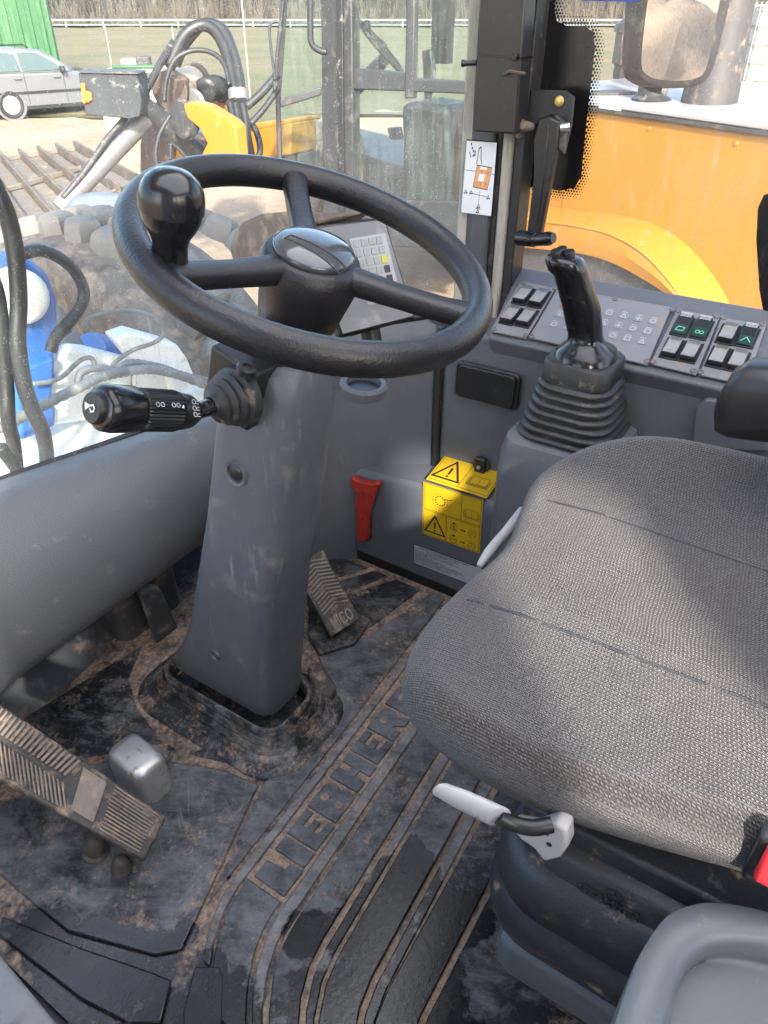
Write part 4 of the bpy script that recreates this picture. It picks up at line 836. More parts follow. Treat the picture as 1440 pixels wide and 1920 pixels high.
MB().loft([[Vector((x + a * math.copysign(abs(math.cos(t)) ** .7, math.cos(t)), y, z + b * math.copysign(abs(math.sin(t)) ** .7, math.sin(t)))) for t in [2 * math.pi * k / 24 for k in range(24)]] for x, y, z, a, b in ctrs]).build('pad', 'black', am, ang=180)
MB().box((.33, -.80, .56), (.04, .05, .34)).build('bracket', 'black', am, bevel=.006)
# seat pan handle by the housing
o = MB().tube(spline([at(898, 1062, z=.43), at(925, 1025, z=.44), at(955, 990, z=.45), at(978, 955, z=.455)], 4), [.004, .006, .007, .008, .008, .008, .008, .008, .008, .008, .007, .006, .005], 10).build('front_handle', 'lever_grey', st)
# seat suspension
ss = thing('seat_suspension', (.05, -.55, 0), 'black plastic suspension shroud under the seat cushion', 'seat base')
def shell(x0, x1, y0, y1, r_, lv_, nm, m, ang=50): return MB().loft([[Vector((x, y, z)) for x, y in rr((x0 + x1) / 2, (y0 + y1) / 2, (x1 - x0) - 2 * i_, (y1 - y0) - 2 * i_, max(.01, r_ - i_), 8)] for z, i_ in lv_]).build(nm, m, ss, ang=ang)
shell(-.225, .34, -.80, -.350, .075, ((.235, .012), (.243, .004), (.262, 0), (.290, .002), (.300, .010)), 'lower_shroud', 'susp')
shell(-.222, .34, -.80, -.353, .075, ((.301, .008), (.306, .003), (.345, .002), (.362, .010), (.372, .024)), 'upper_shroud', 'susp')
shell(-.200, .32, -.78, -.375, .06, ((.36, .0), (.395, .002), (.402, .010)), 'top_frame', 'susp')
MB().box((-.150, -.60, .408), (.055, .40, .014)).build('slide_rail', 'bolt', ss, bevel=.003)
MB().box((-.03, -.58, .415), (.30, .40, .03)).build('seat_pan', 'susp', ss, bevel=.005)
MB().loft([[Vector((x, y, z)) for x, z in rr(-.196, .205, w_, h_, .014, 5)] for y, w_, h_ in ((-.385, .02, .03), (-.392, .045, .062), (-.41, .055, .07), (-.80, .055, .07))]).build('guide_bar', 'box_grey', ss, ang=50)
MB().box((.05, -.60, .11), (.40, .34, .24)).build('scissor_cover', 'mat_dark', ss, bevel=.02)
gt, gf = textmesh('GRAMMER', .02, .0006); gx = max(v.x for v in gt)
E0 = at(1040, 1625, x=-.2005); E1 = at(1145, 1665, x=-.2005); eu = (E1 - E0).normalized(); ev = Vector((0, 0, 1)); L_ = (E1 - E0).length
eu = Vector((0, -1, 0)); E0 = Vector((-.2012, -.455, .374))
MB().add([E0 + eu * (v.x / gx * .062) + ev * (v.y * .75) + Vector((-.0004 - v.z, 0, 0)) for v in gt], gf).build('letter', 'plastic_dirty', ss, smooth=False)
fe = Flat(E0 + eu * .034 + ev * .022, eu, ev, (-1, 0, 0)); fe.circ(0, 0, .008, .0012, 'black', .001)
for q in (90, 210, 330): fe.line([(0, 0), (.007 * math.cos(R(q)), .007 * math.sin(R(q)))], .0016, 'black', .001)
fe.done(ss, 'emblem')
lv_ = thing('seat_lever', at(1000, 1560, x=-.24), 'pale grey seat adjusting lever with black rod under the cushion', 'lever')
a0, a1, a2 = at(822, 1478, x=-.262), at(936, 1532, x=-.255), at(965, 1545, x=-.25)
MB().loft([[p + Vector((0, 0, 1)) * (h_ * math.sin(t)) + Vector((-.5, .5, 0)).normalized() * (w_ * math.cos(t)) for t in [2 * math.pi * k / 16 for k in range(16)]] for p, w_, h_ in ((a0, .004, .005), (a0.lerp(a1, .06), .009, .010), (a0.lerp(a1, .4), .0115, .0125), (a0.lerp(a1, .97), .0120, .0135), (a1, .011, .012))]).build('handle', 'lever_grey', lv_, ang=60)
MB().tube(spline([a1, a2, at(1000, 1552, x=-.245), at(1035, 1546, x=-.235)], 4), .0075, 10).build('rod', 'black', lv_)
MB().prism(PX([(955, 1552), (1000, 1560), (1040, 1545), (1062, 1558), (1064, 1590), (1050, 1610), (1020, 1618), (1000, 1592), (975, 1575)], x=-.232), (.02, 0, 0)).build('pivot', 'lever_grey', lv_, bevel=.004, seg=3)
for px, py in ((1025, 1562), (1030, 1583)): MB().lathe([(0, 0), (.0025, 0), (.0025, .001), (0, .001)], at(px, py, x=-.2325), (-1, 0, 0), 10).build('hole', 'ink', lv_)
bc = thing('belt_buckle', at(1440, 1600, x=-.22), 'red seat belt buckle button in a black holder', 'buckle')
q = at(1440, 1612, x=-.185); MB().box(q + Vector((.004, -.004, 0)), (.020, .034, .060)).build('holder', 'black', bc, bevel=.004); MB().box(q + Vector((-.004, -.006, .006)), (.02, .024, .046)).build('button', 'red', bc, bevel=.004)
# grey tray in front, lower right
tz = .46
def inst(pts, z): return [at(a, b, z=z) for a, b in pts]
o1 = inst([(1120, 2120), (1140, 1950), (1172, 1850), (1205, 1775), (1250, 1715), (1300, 1693), (1350, 1690), (1440, 1706), (1640, 1770), (1640, 2120)], tz)
i1 = inst([(1225, 2120), (1245, 1960), (1272, 1860), (1292, 1805), (1322, 1775), (1360, 1762), (1400, 1762), (1460, 1772), (1600, 1805), (1600, 2120)], tz)
O_ = spline(o1[1:-1], 4); I_ = spline(i1[1:-1], 4); O_ = [o1[0]] + O_ + [o1[-1]]; I_ = [i1[0]] + I_ + [i1[-1]]
ctr = sum(O_, Vector()) / len(O_)
def off(P_, k, z): return [Vector((ctr.x + (p.x - ctr.x) * k, ctr.y + (p.y - ctr.y) * k, z)) for p in P_]
tr_ = MB().loft([off(O_, .97, tz - .15), off(O_, 1.0, tz - .05), off(O_, .995, tz - .014), off(O_, .975, tz - .002), off(O_, .955, tz), [a.lerp(b, .75) + Vector((0, 0, -.001)) for a, b in zip(O_, I_)], [p + Vector((0, 0, -.008)) for p in I_], off(I_, .955, tz - .028), off(I_, .90, tz - .034), off(I_, .5, tz - .034), off(I_, .02, tz - .034)])
o = tr_.build('storage_tray', 'box_grey', ang=180); tag(o, 'grey moulded tray with recessed top beside the seat', 'tray')
# ------------------------------------------------------------------ things on the windscreen pillar
wb = thing('wiper_box', at(930, 250, x=.65), 'long black metal box strapped to the pillar with a cable tie', 'box')
bo = MB().prism(PX([(905, -120), (992, -120), (967, 252), (887, 247)], x=.645), (.045, -.0, 0)).build('casing', 'black', wb, bevel=.003)
tp0 = PX([(898, 99), (978, 107), (977, 112), (898, 104)], x=.643); MB().prism(tp0, (.047, 0, 0)).build('cable_tie', 'gloss', wb)
MB().box(at(966, 107, x=.640), (.010, .008, .010)).build('tie_head', 'gloss', wb, bevel=.001)
q = at(893, 118, x=.66); MB().tube([q, q + Vector((-.004, .016, -.001)), q + Vector((-.006, .024, -.001))], [.004, .004, .006], 8).build('stud', 'black', wb)
MB().tube([at(945, 140, x=.642), at(955, 133, x=.63), at(985, 138, x=.64)], .0025, 6).build('wire_clip', 'bolt', wb)
pl_ = thing('instruction_label', at(895, 400, x=.684), 'white label with wiring diagram of a tan machine on the pillar', 'label')
lc = PX([(876, 262), (932, 266), (921, 405), (865, 398)], x=.6845); u_ = (lc[2] - lc[3]); v_ = (lc[0] - lc[3]); 
MB().prism(lc, (-.0012, 0, 0)).build('sheet', 'paper', pl_, bevel=.0004, seg=1)
class Skew(Flat):
    def p(s, a, b, h=0.0): return lc[3] + u_ * a + v_ * b + Vector((-1, 0, 0)) * (h + .0014)
F = Skew(lc[3], u_, v_, (-1, 0, 0))
def ln(pts, w_=.02, m='ink', cl=False):
    F.line(pts, w_, m, .0002, cl)
F.line([(0, 1.0), (1, 1.0)], .02, 'ink', .0002)
F.poly([(.33, .38), (.80, .36), (.88, .66), (.40, .68)], 'orange_ink', .0002); ln([(.33, .38), (.80, .36), (.88, .66), (.40, .68)], .012, 'ink', True); F.poly([(.46, .47), (.66, .465), (.70, .565), (.50, .57)], 'paper', .0004); F.poly([(.50, .63), (.72, .625), (.74, .66), (.52, .665)], 'paper', .0004); ln([(.40, .68), (.50, .57)], .01, 'paper'); ln([(.88, .66), (.70, .565)], .01, 'paper'); ln([(.33, .38), (.46, .47)], .01, 'paper'); ln([(.80, .36), (.66, .465)], .01, 'paper')
for a_, b_ in ((.58, .60), (.56, .43), (.78, .58), (.74, .44)): F.disc(a_, b_, .022, 'rim', .0006)
ln([(.38, .70), (.42, .90), (.48, .92), (.50, .78), (.54, .71)]); ln([(.02, .60), (.36, .595)], .008); ln([(.88, .58), (.97, .575)], .008)
for a_, b_ in ((.16, .95), (.2, .9), (.24, .86), (.3, .85), (.3, .81), (.25, .80)): F.disc(a_, b_, .02, 'ink', .0002)
ln([(.12, .84), (.18, .78)], .018)
for a_, b_ in ((.10, .30), (.28, .30), (.85, .255), (.56, .12), (.55, .045)): ln([(a_ - .05, b_ - .02), (a_ + .05, b_ - .015), (a_, b_ + .025)], .014, 'ink', True)
ln([(.34, .285), (.80, .265)], .008); ln([(.56, .33), (.56, .15)], .008); ln([(.48, .083), (.62, .083)], .01)
F.done(pl_)
wl_ = thing('window_latch', at(1000, 440, x=.66), 'black side window latch lever on a bolted steel bracket', 'latch')
MB().prism(PX([(995, 168), (1060, 170), (1076, 182), (1070, 240), (1060, 280), (1045, 275), (1035, 215), (1015, 225), (1000, 240), (985, 235)], x=.70), (.008, 0, 0)).build('bracket', 'lamp_black', wl_, bevel=.002)
q = at(1049, 190, x=.699); MB().lathe([(.0085, 0), (.0085, .002), (.006, .003), (.006, .005), (0, .006)], q, (-1, 0, 0), 16).build('brass_bolt', 'brass', wl_)
MB().prism(PX([(1010, 222), (1030, 218), (1050, 228), (1040, 300), (1036, 320), (1012, 448), (986, 446), (1000, 330), (1000, 260)], x=.668), (.018, 0, 0)).build('arm', 'black', wl_, bevel=.004, seg=3)
MB().prism(PX([(1024, 232), (1030, 232), (1020, 330), (1008, 420), (1002, 420), (1014, 330)], x=.666), (.006, 0, 0)).build('arm_rib', 'black', wl_, bevel=.001)
MB().prism(PX([(1040, 215), (1062, 235), (1056, 290), (1040, 270)], x=.676), (.014, 0, 0)).build('wing', 'steel_dark', wl_, bevel=.002)
q = at(985, 237, x=.668); MB().tube([at(972, 236, x=.672), q, at(1000, 238, x=.676)], [.013, .009, .006], 12).build('pivot_bolt', 'bolt', wl_)
MB().box(at(975, 228, x=.676), (.02, .012, .05)).build('pivot_plate', 'bolt', wl_, bevel=.002)
MB().tube([at(1050, 240, x=.674), at(1068, 238, x=.68)], [.006, .0075], 8).build('nut', 'metal', wl_)
MB().tube([at(973, 446, x=.668), at(985, 447, x=.664), at(1003, 450, x=.660), at(1006, 450, x=.66), at(1030, 447, x=.654), at(1038, 446, x=.652)], [.0135, .0135, .0125, .0105, .0125, .009], 14).build('handle', 'gloss', wl_)
o = MB().prism(PX([(1088, -60), (1196, -60), (1196, 4), (1088, 1)], x=SX - .004), (-.0008, 0, 0)).build('window_sticker', 'blue_print', smooth=False); tag(o, 'blue sticker at the top edge of the side window', 'sticker')

# ------------------------------------------------------------------ wing mirror outside the side window
MP = at(1270, 60, d=1.75); tgt = Vector((9, -11.5, .55)); mnn = ((CAM_LOC - MP).normalized() + (tgt - MP).normalized()).normalized()
mr = thing('wing_mirror', at(1260, 170, d=1.75), 'black framed wing mirror reflecting bare earth', 'mirror')
fo = spline(PP([(1212, -60), (1196, 120), (1212, 158), (1255, 166), (1310, 160), (1338, 130), (1362, 40), (1385, -60)], MP, mnn), 4)
MB().prism(fo, -mnn * .05).build('housing', 'mirror_frame', mr, bevel=.006)
gi = spline(PP([(1222, -58), (1203, 100), (1212, 140), (1255, 151), (1305, 147), (1326, 122), (1344, 30), (1362, -58)], MP + mnn * .002, mnn), 4)
MB().add(gi, [tuple(range(len(gi)))]).build('mirror_glass', 'mirror', mr, smooth=False)
MB().tube([at(1188, 30, d=1.78), at(1190, 120, d=1.78)], .006, 6).build('clip', 'galv', mr)
MB().tube(spline([at(1200, -80, d=1.83), at(1195, 60, d=1.83), at(1205, 150, d=1.83), at(1240, 168, d=1.83)], 4), .010, 8).build('arm', 'mirror_frame', mr)

# ------------------------------------------------------------------ our own machine ahead of the windscreen
om = thing('articulated_loader', (.5, 1.25, GZ), 'white and blue front end of the machine just outside the windscreen', 'loader')
wsq = [at(a, b, z=.14) for a, b in ((-120, 905), (60, 800), (150, 762), (300, 722), (400, 716), (420, 790), (380, 830), (-60, 1000))]
MB().prism(wsq, (0, 0, -.04)).build('cover_plate', 'own_white', om, bevel=.01)
MB().box((.52, 1.5, -.45), (.42, .9, .7)).build('centre_block', 'own_white', om, bevel=.02)
def pp(pts, y, th, nm, m, bv=.012): return MB().prism(PX(pts, y=y), (0.02, th, 0)).build(nm, m, om, bevel=bv)
pp([(80, 760), (93, 677), (128, 652), (160, 655), (245, 676), (250, 700), (245, 780), (100, 800)], 1.18, .05, 'bracket_plate', 'own_white')
MB().lathe([(0, -.02), (.052, -.02), (.055, 0), (.052, .012), (0, .012)], at(125, 733, y=1.165), (0, -1, .1), 24).build('pin_cover', 'own_white', om)
MB().box(at(160, 700, y=1.16), (.07, .03, .06)).build('block', 'own_white', om, bevel=.006)
pp([(213, 634), (247, 622), (333, 646), (353, 674), (372, 720), (372, 780), (335, 780), (318, 700), (255, 684)], 1.12, .07, 'bracket_arm', 'own_white', .010)
pp([(250, 688), (316, 703), (332, 780), (250, 780)], 1.16, .03, 'bracket_web', 'own_white', .006)
MB().tube([at(170, 660, y=1.27), at(235, 668, y=1.30)], .055, 18).build('pin_tube', 'own_blue', om)
blu = [(30, 482), (62, 488), (92, 515), (108, 560), (110, 600), (104, 650), (106, 800), (40, 830), (20, 640)]
pp(blu, 1.16, .10, 'lift_arm', 'own_blue', .012)
MB().lathe([(0, .03), (.05, .028), (.064, .015), (.066, -.02)], at(36, 555, y=1.15), (-.3, -1, .15), 24).build('pin', 'own_white', om, ang=60)
pp([(48, 690), (100, 672), (96, 760), (52, 775)], 1.13, .04, 'arm_plate', 'own_blue', .006)
def hose(pts, rad, nm, m='hose', par=om, n=8, **k):
    P_ = spline([at(a, b, **k) if not isinstance(a, tuple) else at(*a) for a, b in pts], 7); return MB().tube(P_, rad, n).build(nm, m, par, ang=180)
def ringed(pts, rad, nm, m, par, **k):
    P_ = spline([at(a, b, **k) for a, b in pts], 14); rs = [rad * (1.0 if i % 3 else .86) for i in range(len(P_))]; return MB().tube(P_, rs, 9).build(nm, m, par, ang=60)
hose([(42, 476), (83, 470), (133, 500), (157, 547), (143, 587), (105, 632), (95, 660)], .0145, 'hose', y=1.08)
hose([(157, 622), (167, 597), (227, 583), (283, 593), (307, 620), (293, 640), (247, 657), (210, 684)], .0062, 'cable', 'hose_grey', y=1.12)
hose([(60, 720), (110, 710), (150, 676), (172, 672), (178, 690)], .0062, 'cable', 'hose_grey', y=1.10)
ringed([(147, 730), (148, 705), (158, 695), (175, 691), (213, 692), (247, 680), (300, 688), (340, 702), (395, 715)], .0105, 'conduit', 'hose_grey', om, y=1.06)
ringed([(-30, 815), (30, 787), (100, 750), (167, 717), (187, 707), (233, 697), (283, 693), (333, 703), (400, 728)], .0135, 'wrapped_hose', 'hose_grey', om, y=1.03)
def drop_hose(pts, rad, y):
    P_ = PX(pts, y=y); e_ = P_[-1]; P_ += [Vector((e_.x + .02, e_.y + .05, e_.z - .09)), Vector((e_.x + .03, e_.y + .12, .13))]; MB().tube(spline(P_, 7), rad, 10).build('hose', 'hose', om, ang=180)
    MB().lathe([(rad * 1.5, 0), (rad * 1.5, .03), (rad * 1.1, .04)], P_[-1] - Vector((0, 0, .005)), (P_[-2] - P_[-1]), 10).build('hose_fitting', 'steel_grey', om)
drop_hose([(-110, 120), (-60, 230), (-20, 330), (12, 400), (28, 470), (35, 560), (33, 640), (45, 720), (62, 770), (80, 810)], .0165, .88); drop_hose([(-130, 250), (-70, 380), (-30, 480), (-4, 560), (4, 640), (12, 720), (16, 790)], .0150, .90)
hose([(0, 838), (14, 856), (40, 890), (70, 915)], .012, 'wiper_arm', 'hose', y=.70)
# right front tyre
TC = Vector((1.02, 1.78, -.31)); TR = .79
ty = MB().lathe([(.40, -.20), (.46, -.24), (.60, -.262), (.70, -.26), (.755, -.24), (.775, -.20), (.785, 0), (.775, .20), (.755, .24), (.60, .26), (.42, .2)], TC, (1, 0, 0), 48).build('wheel', 'tyre', om, ang=180)
MB().lathe([(.0, -.08), (.18, -.08), (.20, -.14), (.34, -.16), (.38, -.21), (.425, -.215), (.425, -.19), (.40, .0), (.40, .2)], TC, (1, 0, 0), 36).build('rim', 'rim', ty, ang=40)
lugme = None; OB = Vector(om.location)
for row, (xo, ph) in enumerate(((-.185, 0), (-.062, .5), (.062, 0), (.185, .5))):
    for i in range(38):
        th = 2 * math.pi * (i + ph) / 38
        if lugme is None:
            lo = MB().loft([[OB + Vector((x, y, z)) for x, y in ((.066 * k, .0), (.045 * k, .048 * k), (-.03 * k, .055 * k), (-.066 * k, .01), (-.05 * k, -.045 * k), (.03 * k, -.052 * k))] for z, k in ((.755, 1.12), (.812, 1.04), (.828, .94), (.836, .76), (.838, .35))]).build('lug', 'lug', ty, ang=35); lugme = lo.data
        else:
            lo = bpy.data.objects.new('lug', lugme); COL.objects.link(lo); lo.parent = ty
        lo.matrix_local = Matrix.Translation(TC - OB) @ Matrix.Rotation(th, 4, 'X') @ Matrix.Translation((xo, 0, -.012 if row in (0, 3) else 0)) @ Matrix.Rotation((-.35 if row == 0 else .35 if row == 3 else 0), 4, 'Y') @ Matrix.Rotation((i * 2.4 + row) % .5, 4, 'Z')
o = MB().prism(PX([(118, 388), (136, 364), (172, 356), (236, 360), (262, 385), (262, 430), (235, 428), (180, 414), (126, 408)], d=2.75), FWD * .2).build('mudguard', 'fender_grey', bevel=.03, seg=4); tag(o, 'rounded blue grey mudguard tip above the chunky tyre', 'mudguard')

# ------------------------------------------------------------------ the yellow loader parked alongside
HO = Vector((4.66, .24, 0)); HD = Vector((.436, .9, 0)).normalized(); HN = Vector((HD.y, -HD.x, 0))
yl = thing('yellow_loader', HO + HN * 1.0 + HD * 2 + Vector((0, 0, GZ)), 'yellow wheel loader with dark glazed cab parked alongside', 'wheel loader')
def hs_(s, off_, z): return HO + HD * s + HN * off_ + Vector((0, 0, z))
MB().prism([hs_(-2.4, .02, -.9), hs_(-2.4, .02, .47), hs_(2.35, .02, .485), hs_(2.35, .02, -.9)], HN * 1.7).build('engine_hood', 'yellow', yl, bevel=.03)
MB().prism([hs_(-2.4, .0, .487), hs_(2.38, .0, .502), hs_(2.38, 1.75, .56), hs_(-2.4, 1.75, .545)], (0, 0, .03)).build('hood_top', 'hood_top', yl, bevel=.008)
MB().prism([hs_(-2.4, -.012, .462), hs_(2.38, -.012, .476), hs_(2.38, .02, .476), hs_(-2.4, .02, .462)], (0, 0, .022)).build('hood_trim', 'cab_dark', yl)
# rear fender: flared arch
FO = HO - HN * .32
def fp(px, py): return atp(px, py, FO, HN)
outer = [(960, 408), (1010, 415), (1080, 424), (1140, 438), (1200, 470), (1250, 520), (1290, 580), (1320, 650)]; inner = [(955, 462), (1000, 466), (1080, 474), (1140, 490), (1200, 520), (1260, 560), (1310, 605), (1340, 660)]
oi = spline([fp(*p) for p in outer], 4); ii = spline([fp(*p) for p in inner], 4)
MB().loft([[p + HN * .36 + Vector((0, 0, .05)) for p in oi], [p + HN * .10 + Vector((0, 0, .02)) for p in oi], oi, [a.lerp(b, .5) - HN * .015 for a, b in zip(oi, ii)], ii, [p + HN * .05 for p in ii]], False, False).build('fender', 'yellow', yl, ang=20)
MB().tube([p - HN * .004 for p in oi], .006, 5).build('fender_seam', 'yellow_dark', yl)
for s_, z0_, z1_ in ((1.62, -.30, .46), (-.35, -.55, .45)): MB().prism([hs_(s_, .016, z0_), hs_(s_ + .012, .016, z0_), hs_(s_ + .012, .016, z1_), hs_(s_, .016, z1_)], -HN * .003).build('panel_gap', 'yellow_dark', yl)
for s_, z_ in ((1.55, .38), (1.55, .0), (.9, .41), (.2, .40), (-.28, .38), (-.28, -.1)): MB().lathe([(0, 0), (.014, 0), (.011, .008), (0, .009)], hs_(s_, .018, z_), -HN, 8).build('hood_bolt', 'yellow_dark', yl)
lin = [fp(*p) + HN * .06 for p in inner] + [fp(1300, 760) + HN * .06, fp(900, 760) + HN * .06, fp(900, 462) + HN * .06]
MB().prism(lin, HN * .03).build('wheel_arch_liner', 'mesh_grey', yl)
MB().lathe([(.2, -.2), (.32, -.24), (.40, -.22), (.42, -.1), (.42, .15), (.38, .22)], hs_(1.15, .1, GZ + .42), HN, 36).build('rear_wheel', 'tyre', yl, ang=60)
MB().prism([fp(*p) - HN * .01 for p in ((1250, 600), (1280, 567), (1292, 600))], HN * .01).build('marker_white', 'white_print', yl); MB().prism([fp(*p) - HN * .012 for p in ((1292, 600), (1284, 567), (1315, 600))], HN * .01).build('marker_red', 'red', yl)
MB().prism([atp(a, b, HO - HN * .0, HN) for a, b in ((1124, 199), (1164, 204), (1163, 210), (1123, 205))], -HN * .004).build('hood_label', 'white_print', yl)
MB().lathe([(.13, 0), (.14, .03), (.105, .05), (.10, .9), (.095, 1.3)], hs_(1.22, .35, .52), (0, 0, 1), 20).build('exhaust_pipe', 'lamp_black', yl)
MB().lathe([(.19, 0), (.185, .1), (.15, .6), (.13, 1.3)], hs_(.88, .55, .52), (0, 0, 1), 20).build('intake_stack', 'steel_dark', yl)
MB().prism([hs_(1.7, .2, .535), hs_(1.9, .2, .535), hs_(1.7, .55, .545), hs_(1.5, .5, .545)], (0, 0, .02)).build('hatch', 'steel_dark', yl)
# cab of the yellow loader
c1 = at(890, 160, d=5.0); c2 = at(600, 160, d=5.7); CD = (c2 - c1); CD.z = 0; CD.normalize(); CNn = Vector((CD.y, -CD.x, 0)); CPo = c1.copy()
if CNn.dot(FWD) < 0: CNn = -CNn
def cp(pts, th, nm, m, off_=0, bv=.01, par=yl):
    return MB().prism([atp(a, b, CPo + CNn * off_, CNn) for a, b in pts], CNn * th).build(nm, m, par, bevel=bv)
cp([(600, -120), (657, -120), (660, 100), (662, 420), (606, 420), (603, 200)], .10, 'front_post', 'cab_dark', .0)
cp([(630, -120), (640, -120), (645, 420), (635, 420)], .02, 'post_seal', 'lamp_black', -.02, .004)
cp([(764, -120), (779, -120), (774, 185), (758, 185)], .06, 'side_upright', 'cab_dark', .0)
cp([(655, 127), (762, 136), (764, 146), (870, 152), (905, 155), (905, 178), (770, 172), (660, 168)], .05, 'door_rail', 'cab_dark', .012)
cp([(880, -120), (930, -120), (925, 420), (872, 420)], .06, 'rear_post', 'cab_dark', .0)
cp([(660, 372), (905, 380), (905, 470), (660, 460)], .05, 'door_sill', 'cab_dark', .0)
for pts, nm in (([(655, -110), (764, -110), (760, 140), (655, 130)], 'door_glass'), ([(778, -110), (882, -110), (876, 156), (773, 150)], 'side_glass'), ([(660, 168), (875, 178), (872, 400), (662, 400)], 'lower_glass')):
    MB().add([atp(a, b, CPo + CNn * .03, CNn) for a, b in pts], [(0, 1, 2, 3)]).build(nm, 'glass_far', yl)
# slanted front quarter
QN = (CNn + CD * .9).normalized(); Q0 = atp(604, 160, CPo, CNn)
def qp(pts, nm, m, th=.04, off_=0): 
    P_ = [atp(a, b, Q0 + QN * off_, QN) for a, b in pts]
    if th: MB().prism(P_, QN * th).build(nm, m, yl, bevel=.008)
    else: MB().add(P_, [tuple(range(len(P_)))]).build(nm, m, yl)
qp([(524, -110), (603, -110), (602, 166), (526, 188)], 'quarter_glass', 'glass_far', 0, .02); qp([(529, 196), (603, 178), (603, 330), (533, 330)], 'lower_quarter_glass', 'glass_far', 0, .02)
qp([(540, -120), (548, -120), (526, 190), (530, 330), (522, 330), (516, 185)], 'quarter_post', 'cab_dark'); qp([(524, 186), (603, 162), (603, 178), (526, 202)], 'quarter_rail', 'cab_dark')
hose([(582, -40), (582, 60), (586, 84), (600, 95), (612, 97)], .022, 'grab_rail', 'lamp_black', yl, d=5.35)
hose([(534, -20), (522, 80), (515, 170)], .014, 'wiper_arm', 'lamp_black', yl, d=5.25); hose([(520, 40), (506, 48), (508, 90), (516, 150)], .010, 'wiper_link', 'lamp_black', yl, d=5.2); hose([(462, 200), (490, 175), (520, 140)], .030, 'strut', 'lamp_black', yl, d=5.4); hose([(470, 232), (498, 200), (522, 165)], .022, 'strut', 'lamp_black', yl, d=5.5)
# inside that cab
ic = at(714, 88, d=5.75); wa = (RGT * .62 - UPV * .78).normalized(); wb2 = (RGT * .78 + UPV * .62).normalized() * .10 + FWD * .20; rs_ = []
for k in range(41):
    t = 2 * math.pi * k / 40; rs_.append(ic + wa * (.235 * math.cos(t)) + wb2 * math.sin(t))
MB().tube(rs_, .017, 8).build('cab_steering_wheel', 'lamp_black', yl, ang=180); MB().tube([ic - wa * .22, ic, ic + wa * .22], .016, 8).build('cab_wheel_spoke', 'lamp_black', yl); MB().lathe([(.05, 0), (.05, .03), (.02, .045), (0, .046)], ic, wa.cross(wb2), 14).build('cab_wheel_hub', 'steel_dark', yl)
MB().lathe([(.028, 0), (.03, .04), (.02, .06), (0, .065)], atp(688, 56, CPo + CNn * .45, CNn), (0, 0, 1), 12).build('cab_knob', 'lamp_black', yl)
MB().tube([atp(720, 112, CPo + CNn * .6, CNn), atp(655, 175, CPo + CNn * .75, CNn), atp(640, 400, CPo + CNn * .8, CNn)], [.05, .08, .10], 12).build('cab_column', 'steel_dark', yl)
cp([(812, -60), (846, -60), (838, 120), (806, 120)], .10, 'cab_inner_post', 'cab_dark', 1.25); cp([(790, 95), (806, 92), (812, 130), (802, 200), (796, 200)], .05, 'cab_lever', 'lamp_black', .7)
cp([(750, 195), (775, 190), (840, 200), (850, 400), (752, 400), (752, 260)], .45, 'cab_seat', 'cab_dark', .35, .05); cp([(725, 240), (748, 238), (752, 262), (730, 262)], .05, 'cab_pedal', 'lamp_black', .8)
MB().prism([atp(a, b, CPo + CNn * .05, CNn) for a, b in ((600, 430), (905, 440), (905, 445), (600, 436))], CNn * 1.4).build('cab_floor_plate', 'steel_grey', yl)
MB().prism([atp(a, b, CPo + CNn * .02, CNn) for a, b in ((580, -190), (940, -190), (940, -160), (580, -160))], CNn * 1.5).build('cab_roof', 'yellow_dark', yl)
# front frame and boom: plates at their own distance
BO = at(400, 250, d=6.6); BN = CNn.copy()
def bp_(pts, th, nm, m, off_=0, bv=.015): return MB().prism([atp(a, b, BO + BN * off_, BN) for a, b in pts], BN * th).build(nm, m, yl, bevel=bv)
bp_([(342, 195), (358, 190), (385, 198), (430, 226), (441, 238), (448, 312), (390, 320), (372, 300), (388, 268), (372, 240), (350, 222)], .12, 'boom_plate', 'yellow', -.7)
bp_([(390, 186), (408, 182), (435, 208), (460, 232), (475, 262), (470, 330), (448, 330), (441, 235)], .12, 'boom_plate', 'yellow', .5)
bp_([(395, 250), (470, 244), (545, 236), (545, 330), (395, 330)], .3, 'boom_side', 'yellow', .35)
bp_([(463, 246), (545, 230), (545, 290), (463, 302)], .35, 'boom_beam', 'yellow', .2); bp_([(455, 234), (545, 222), (545, 232), (463, 247)], .4, 'beam_top', 'yellow_dark', .2)
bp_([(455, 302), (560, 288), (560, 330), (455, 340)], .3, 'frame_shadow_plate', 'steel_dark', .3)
bp_([(262, 340), (262, 270), (275, 220), (300, 175), (318, 140), (330, 150), (322, 200), (318, 330)], .16, 'link_plate', 'rust_brown', -.35)
bp_([(318, 260), (350, 250), (392, 264), (392, 310), (318, 320)], .14, 'link_plate', 'rust_brown', -.2)
bp_([(330, 270), (345, 262), (360, 300), (340, 320), (325, 318)], .1, 'yellow_lug', 'yellow', -.3)
MB().tube([at(322, 168, d=6.3), at(362, 152, d=6.9)], [.135, .125], 20).build('pivot_drum', 'tan_roll', yl); MB().tube([at(318, 170, d=6.25), at(323, 167, d=6.32)], [.15, .15], 20).build('drum_flange', 'rust_brown', yl)
MB().tube([at(360, 152, d=6.85), at(367, 149, d=6.98)], [.14, .14], 20).build('drum_flange', 'rust_brown', yl)
MB().lathe([(.02, -.03), (.11, -.03), (.13, 0), (.11, .03), (.02, .03)], at(362, 196, d=6.4), BN + HD * .3, 24).build('pin_disc', 'steel_grey', yl)
MB().lathe([(.02, -.04), (.13, -.04), (.15, 0), (.13, .04), (.02, .04)], at(346, 224, d=5.85), BN, 24).build('pin_disc', 'steel_dark', yl)
